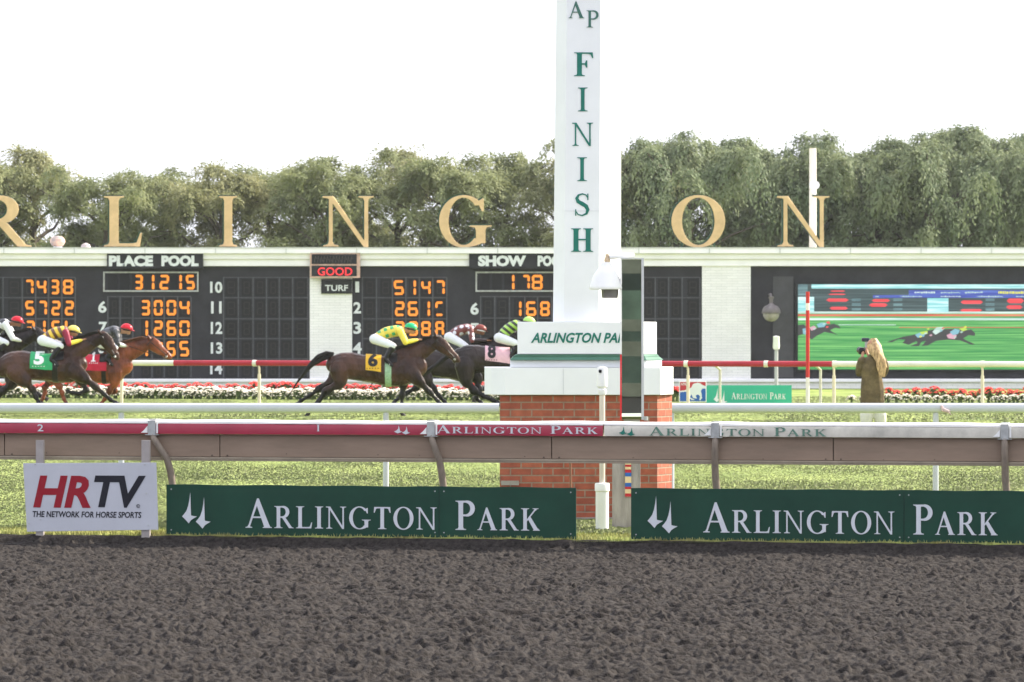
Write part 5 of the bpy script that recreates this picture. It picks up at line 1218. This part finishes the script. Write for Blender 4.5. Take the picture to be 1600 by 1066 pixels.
H0['neck'] = [(0, 549, 19, .14), (16, 541, 17, .115), (30, 533, 14, .095), (44, 527, 11, .085), (54, 522, 8.5, .08)]; H0['head'] = [(56, 520, 8, .075), (64, 528, 9, .085), (71, 535, 7.5, .075), (78, 541, 5.6, .06), (83, 547, 5, .058), (85, 550, 3.8, .045)]; H0['ear'] = (50, 511); H0['hand'] = (34, 533)
horse('near black horse at the left edge, its head behind the jockey in yellow and maroon', 0, 63, -42, M_black_c, M_mane, H0, (-62, -30, 96, M_rc, '4', M_white_num, -55, -45, 545, 565))

jockey('jockey in yellow silks with green squares and a plain green cap', 67, dict(hip=(587, 530), shoulder=(626, 517), head=(642, 514), elbow=(634, 535), hand=(654, 531), knee=(614, 541), ankle=(603, 561), toe=(613, 571)),
       silk('silk_green_squares', (.72, .58, .07), (.03, .34, .12), 'squares', .155, .3), mat('silk_yellow', (.78, .62, .08), .4, .12, 9, .4, 10), mat('cap_green', (.02, .42, .17), .3, .05, 9), M_skin)
jockey('jockey in maroon silks with white dots and a maroon cap, raising a whip', 63, dict(hip=(703, 527), shoulder=(735, 514), head=(751, 516), elbow=(738, 532), hand=(762, 532), knee=(728, 541), ankle=(720, 560), toe=(730, 570)),
       silk('silk_white_dots', (.16, .035, .035), (.68, .68, .75), 'dots', .15), None, mat('cap_maroon', (.20, .045, .035), .35, .08, 9), M_skin2, mat('silk_dark', (.03, .02, .025), .5), M_white_num, whip=((763, 532), (770, 498)))
jockey('jockey in lime and black striped silks, half hidden behind the finish pier', 64.5, dict(hip=(781, 528), shoulder=(811, 508), head=(827, 504), elbow=(818, 527), hand=(846, 522), knee=(810, 538), ankle=(799, 556), toe=(809, 566)),
       silk('silk_lime_bands', (.36, .58, .10), (.02, .025, .02), 'bands', .125, .9), None, mat('cap_lime', (.45, .72, .18), .3, .05, 9), M_skin)
jockey('jockey in yellow and maroon silks with a pale yellow cap, crouching low', 67, dict(hip=(68, 532), shoulder=(104, 518), head=(115, 518), elbow=(110, 537), hand=(130, 531), knee=(97, 541), ankle=(82, 561), toe=(92, 571)),
       silk('silk_maroon_bands', (.75, .50, .05), (.12, .05, .03), 'bands', .15, .5), mat('silk_maroon', (.25, .02, .05), .4, .12, 9, .4, 10), mat('cap_yellow', (.75, .62, .14), .3, .05, 9), M_skin, mat('silk_yellow', (.78, .62, .08)))
jockey('jockey in black and grey silks with a bright red cap on the chestnut', 64.5, dict(hip=(150, 535), shoulder=(183, 517), head=(198, 515), elbow=(186, 538), hand=(198, 541), knee=(182, 543), ankle=(168, 560), toe=(177, 570)),
       silk('silk_black_grey', (.018, .018, .022), (.085, .085, .10), 'bands', .22, .4), None, mat('cap_red', (.62, .012, .03), .3, .05, 9), M_skin, mat('cuff_white', (.6, .6, .62), .5))
jockey('jockey in white and black silks with a red cap, cut by the left edge', 63, dict(hip=(-14, 528), shoulder=(10, 506), head=(27, 503), elbow=(22, 529), hand=(34, 533), knee=(12, 536), ankle=(-4, 554), toe=(6, 564)),
       silk('silk_black_white', (.65, .65, .70), (.02, .02, .03), 'bands', .24, 1.0), mat('silk_white', (.68, .68, .72), .5, .05, 9), mat('cap_red', (.62, .012, .03)), M_skin2, mat('silk_white', (.68, .68, .72)))

# ================================================================ WOMAN WITH CAMERAS, SEEN FROM BEHIND
pw = 95.0; dw = F / pw; gy = HY + H * pw
root = empty('person', (PX(1364, dw), dw, 0), 'long haired blonde woman in an olive brown top, seen from behind holding up a camera', 'person')
def Wp(px, py, y, r, r2=None): return ((px - 1364) / pw, y, (gy - py) / pw, r / pw, (r2 or r) / pw)
torso = [Wp(1363, 627, 0, 17.5, 11.5), Wp(1363, 608, 0, 17, 11), Wp(1362, 590, 0, 14.5, 10.5), Wp(1362, 575, 0, 15.5, 10.5), Wp(1362, 567, 0, 14.5, 9), Wp(1364, 561, 0, 8, 7)]
# rings for the trunk are wide in x: build with swapped radii (chain runs upward: plane radius is x)
armL = [Wp(1347, 564, 0, 5.6), Wp(1344, 574, .03, 5.2), Wp(1343, 583, .07, 4.4)]; foreL = [Wp(1343, 583, .07, 4), Wp(1346, 570, .20, 3.4), Wp(1350, 556, .27, 2.6)]
armR = [Wp(1379, 564, 0, 5.6), Wp(1383, 575, .03, 5.2), Wp(1381, 584, .08, 4.4)]; foreR = [Wp(1381, 584, .08, 4), Wp(1372, 572, .22, 3.4), Wp(1358, 553, .28, 2.6)]
legA = [Wp(1355, 634, 0, 9), Wp(1354, 650, 0, 9), Wp(1353, 670, .02, 6.3), Wp(1353, 684, 0, 5.2), Wp(1353, 693, 0, 4)]
legB = [Wp(1372, 634, 0, 9), Wp(1375, 650, .02, 9), Wp(1377, 670, .05, 6.3), Wp(1378, 684, .02, 5.2), Wp(1378, 693, .02, 4)]
footA = [Wp(1353, 693, 0, 4), Wp(1351, 695, .14, 3)]; footB = [Wp(1378, 693, .02, 4), Wp(1379, 695, .17, 3)]
head = [Wp(1364, 546, .01, 8.2, 9.4), Wp(1363, 538, .0, 8.4, 9.8)]
hands = []
for (a, c, s) in ((1350, 556, 1), (1358, 553, -1)):
    hands.append([Wp(a, c, .27, 2.4), Wp(a + 1 * s, c - 5, .31, 2.6, 3.4)])
    for k in range(4): hands.append([Wp(a + s * 1 + (k - 1.5) * 1.7, c - 8, .33, .9), Wp(a + s * 1 + (k - 1.5) * 1.8, c - 10.5, .35, .85), Wp(a + s * 2 + (k - 1.5) * 1.8, c - 10, .38, .8)])
    hands.append([Wp(a + s * 3, c - 3, .30, 1), Wp(a + s * 5, c - 6, .32, .9)])
organic('body', [torso, armL, foreL, armR, foreR, legA, legB, footA, footB, head, [Wp(1364, 560, .0, 4.6), Wp(1364, 552, .01, 4.8)], [Wp(1363, 543, .10, 1.4), Wp(1363, 546, .115, 1.5)]] + hands, .009, M_skin, root, 2, lift=-.003)
jk = lambda ch, l=1.5: [tuple(q[:3]) + (q[3] + l / pw, q[4] + l / pw) for q in ch]
M_olive = mat('olive_top', (.075, .055, .03), .85, .25, 5, .6, 9, rgb2=(.13, .095, .05))
organic('jacket', [jk(torso), [Wp(1363, 626, 0, 19.5, 13), Wp(1363, 625, 0, 19.5, 13)], jk(armL[:3]), jk(armR[:3])], .013, M_olive, root, 2)
M_jean = mat('pale_trousers', (.58, .56, .53), .7, .12, 6, .5, 8)
organic('trousers', [[Wp(1363, 628, 0, 14.5, 10), Wp(1363, 634, 0, 15, 10)], jk(legA[:4], 1.4), jk(legB[:4], 1.4)], .013, M_jean, root, 2)
for f_ in (footA, footB): organic('shoe', [jk(f_, .9)], .012, M_tack, root, 1)
rh = random.Random(4); b = MB()
for k in range(300):
    a = PI + rh.random() * PI if rh.random() < .75 else rh.random() * 2 * PI
    sx, sy = .104 * math.cos(a), .112 * math.sin(a); t = rh.random(); u_ = math.cos(a)
    jx = lambda s_: (rh.random() - .5) * s_
    top = Vector((.012 + sx * .35, sy * .45, (gy - 529 - 2 * rh.random()) / pw)); m1 = Vector((.015 + sx * 1.02 + jx(.012), sy - .005, (gy - 540) / pw))
    m2 = Vector((.055 + sx * .82 + jx(.03), min(sy, -.02) - .06, (gy - 553) / pw)); m3 = Vector((.115 + u_ * .055 + jx(.04), -.15 - .03 * t, (gy - 564) / pw))
    m4 = Vector((.125 + u_ * .06 + jx(.04), -.16 - .03 * t, (gy - 573) / pw)); m5 = Vector((.13 + u_ * .03 + jx(.05), -.155 - .02 * t, (gy - 578 - 12 * t) / pw))
    if t < .12: m4 = m3 + Vector((.02, -.01, -.06)); m5 = m4 + Vector((.02, 0, -.05))
    b.tube([top, m1, m2, m3, m4, m5], [.010, .012, .012, .011, .009, .002], 5)
b.build('hair', mat('blonde_hair', (.26, .15, .075), .5, .3, 9, stretch=(4, 4, 1.2), rgb2=(.58, .40, .22)), root, True)
cam_r = empty('photo_camera', ((1347.5 - 800) / F * (dw + .36), dw + .36, (gy - 549) / pw), 'black camera with a raised flash held up by the blonde woman', 'camera')
q = lambda v: v / pw
b = MB(); b.lathe([(q(1), -q(5.5)), (q(5.5), -q(5)), (q(6.8), -q(2)), (q(6.8), q(2.5)), (q(5), q(5.5)), (q(1), q(6))], (0, 0, 0), 12); b.build('camera_body', M_tack, cam_r, True, 50)
b = MB(); b.tube([(0, .04, 0), (-.01, .12, .01), (-.03, .2, .02)], [q(4.5), q(4.8), q(5.2)], 16); b.build('lens', M_boot, cam_r, True)
MB().box(q(4), q(9), -.02, .03, q(4), q(15)).build('flash_bracket', mat('bracket_grey', (.35, .35, .36), .4), cam_r, bevel=.006)
MB().box(-q(1), q(11), -.03, .06, q(15.02), q(21)).build('flash', mat('flash_grey', (.04, .045, .07), .35, .1, 9), cam_r, bevel=.014)
# ================================================================ GRANDSTAND RAIL SIDE BEHIND THE CAMERA (seen in the mirror only)
gs = empty('grandstand', (6, -58, 0), 'low terraced grandstand apron with green barriers facing the track, seen only in the mirror', 'grandstand')
M_gsd = mat('stand_green', (.055, .08, .065), .6, .3, 1.2); M_gsb = mat('stand_beige', (.145, .15, .12), .8, .2, 1.2); M_gsk = mat('stand_dark', (.03, .04, .035), .7, .3, 1)
MB().box(-22, 22, -4, 0, -.1, .35).build('terrace', M_gsb, gs); MB().box(-22, 22, -3.9, -.3, .352, 1.25).build('barrier', M_gsd, gs); MB().box(-22, 22, -4.5, -.9, 1.252, 1.75).build('terrace', M_gsb, gs)
MB().box(-22, 22, -5.5, -1.4, 1.752, 2.1).build('barrier', M_gsd, gs); MB().box(-22, 22, -6.5, -2, 2.102, 2.5).build('terrace', M_gsb, gs); MB().box(-22, 22, -8, -3, 2.502, 3.5).build('barrier', mat('stand_grey_green', (.09, .13, .10), .6, .3, .8), gs)
MB().box(-22, 22, -9, -4, 3.502, 4.1).build('roof_edge', M_gsk, gs); MB().box(-22, 22, -9, -4.2, 4.102, 4.6).build('roof', M_gsb, gs)
b = MB()
for k in range(-21, 22, 3): b.box(k * 1.0, k + .12, -2.9, -2.8, 2.502, 4.0)
b.build('stand_post', M_gsb, gs)

# ================================================================ HAZE
hz = MB().box(-420, 420, -75, 330, -1.3, 24).build('haze', [bpy.data.materials.new('haze_air')]); hz['kind'] = 'stuff'; hz['label'] = 'thin pale summer haze over the racecourse'; hz['category'] = 'haze'
m = hz.data.materials[0]; m.use_nodes = True; nt = m.node_tree; nt.nodes.clear(); o = nd(nt, 'ShaderNodeOutputMaterial'); v = nd(nt, 'ShaderNodeVolumePrincipled')
v.inputs['Color'].default_value = (.93, .96, 1, 1); v.inputs['Density'].default_value = .00013; v.inputs['Anisotropy'].default_value = .3; nt.links.new(v.outputs[0], o.inputs['Volume'])
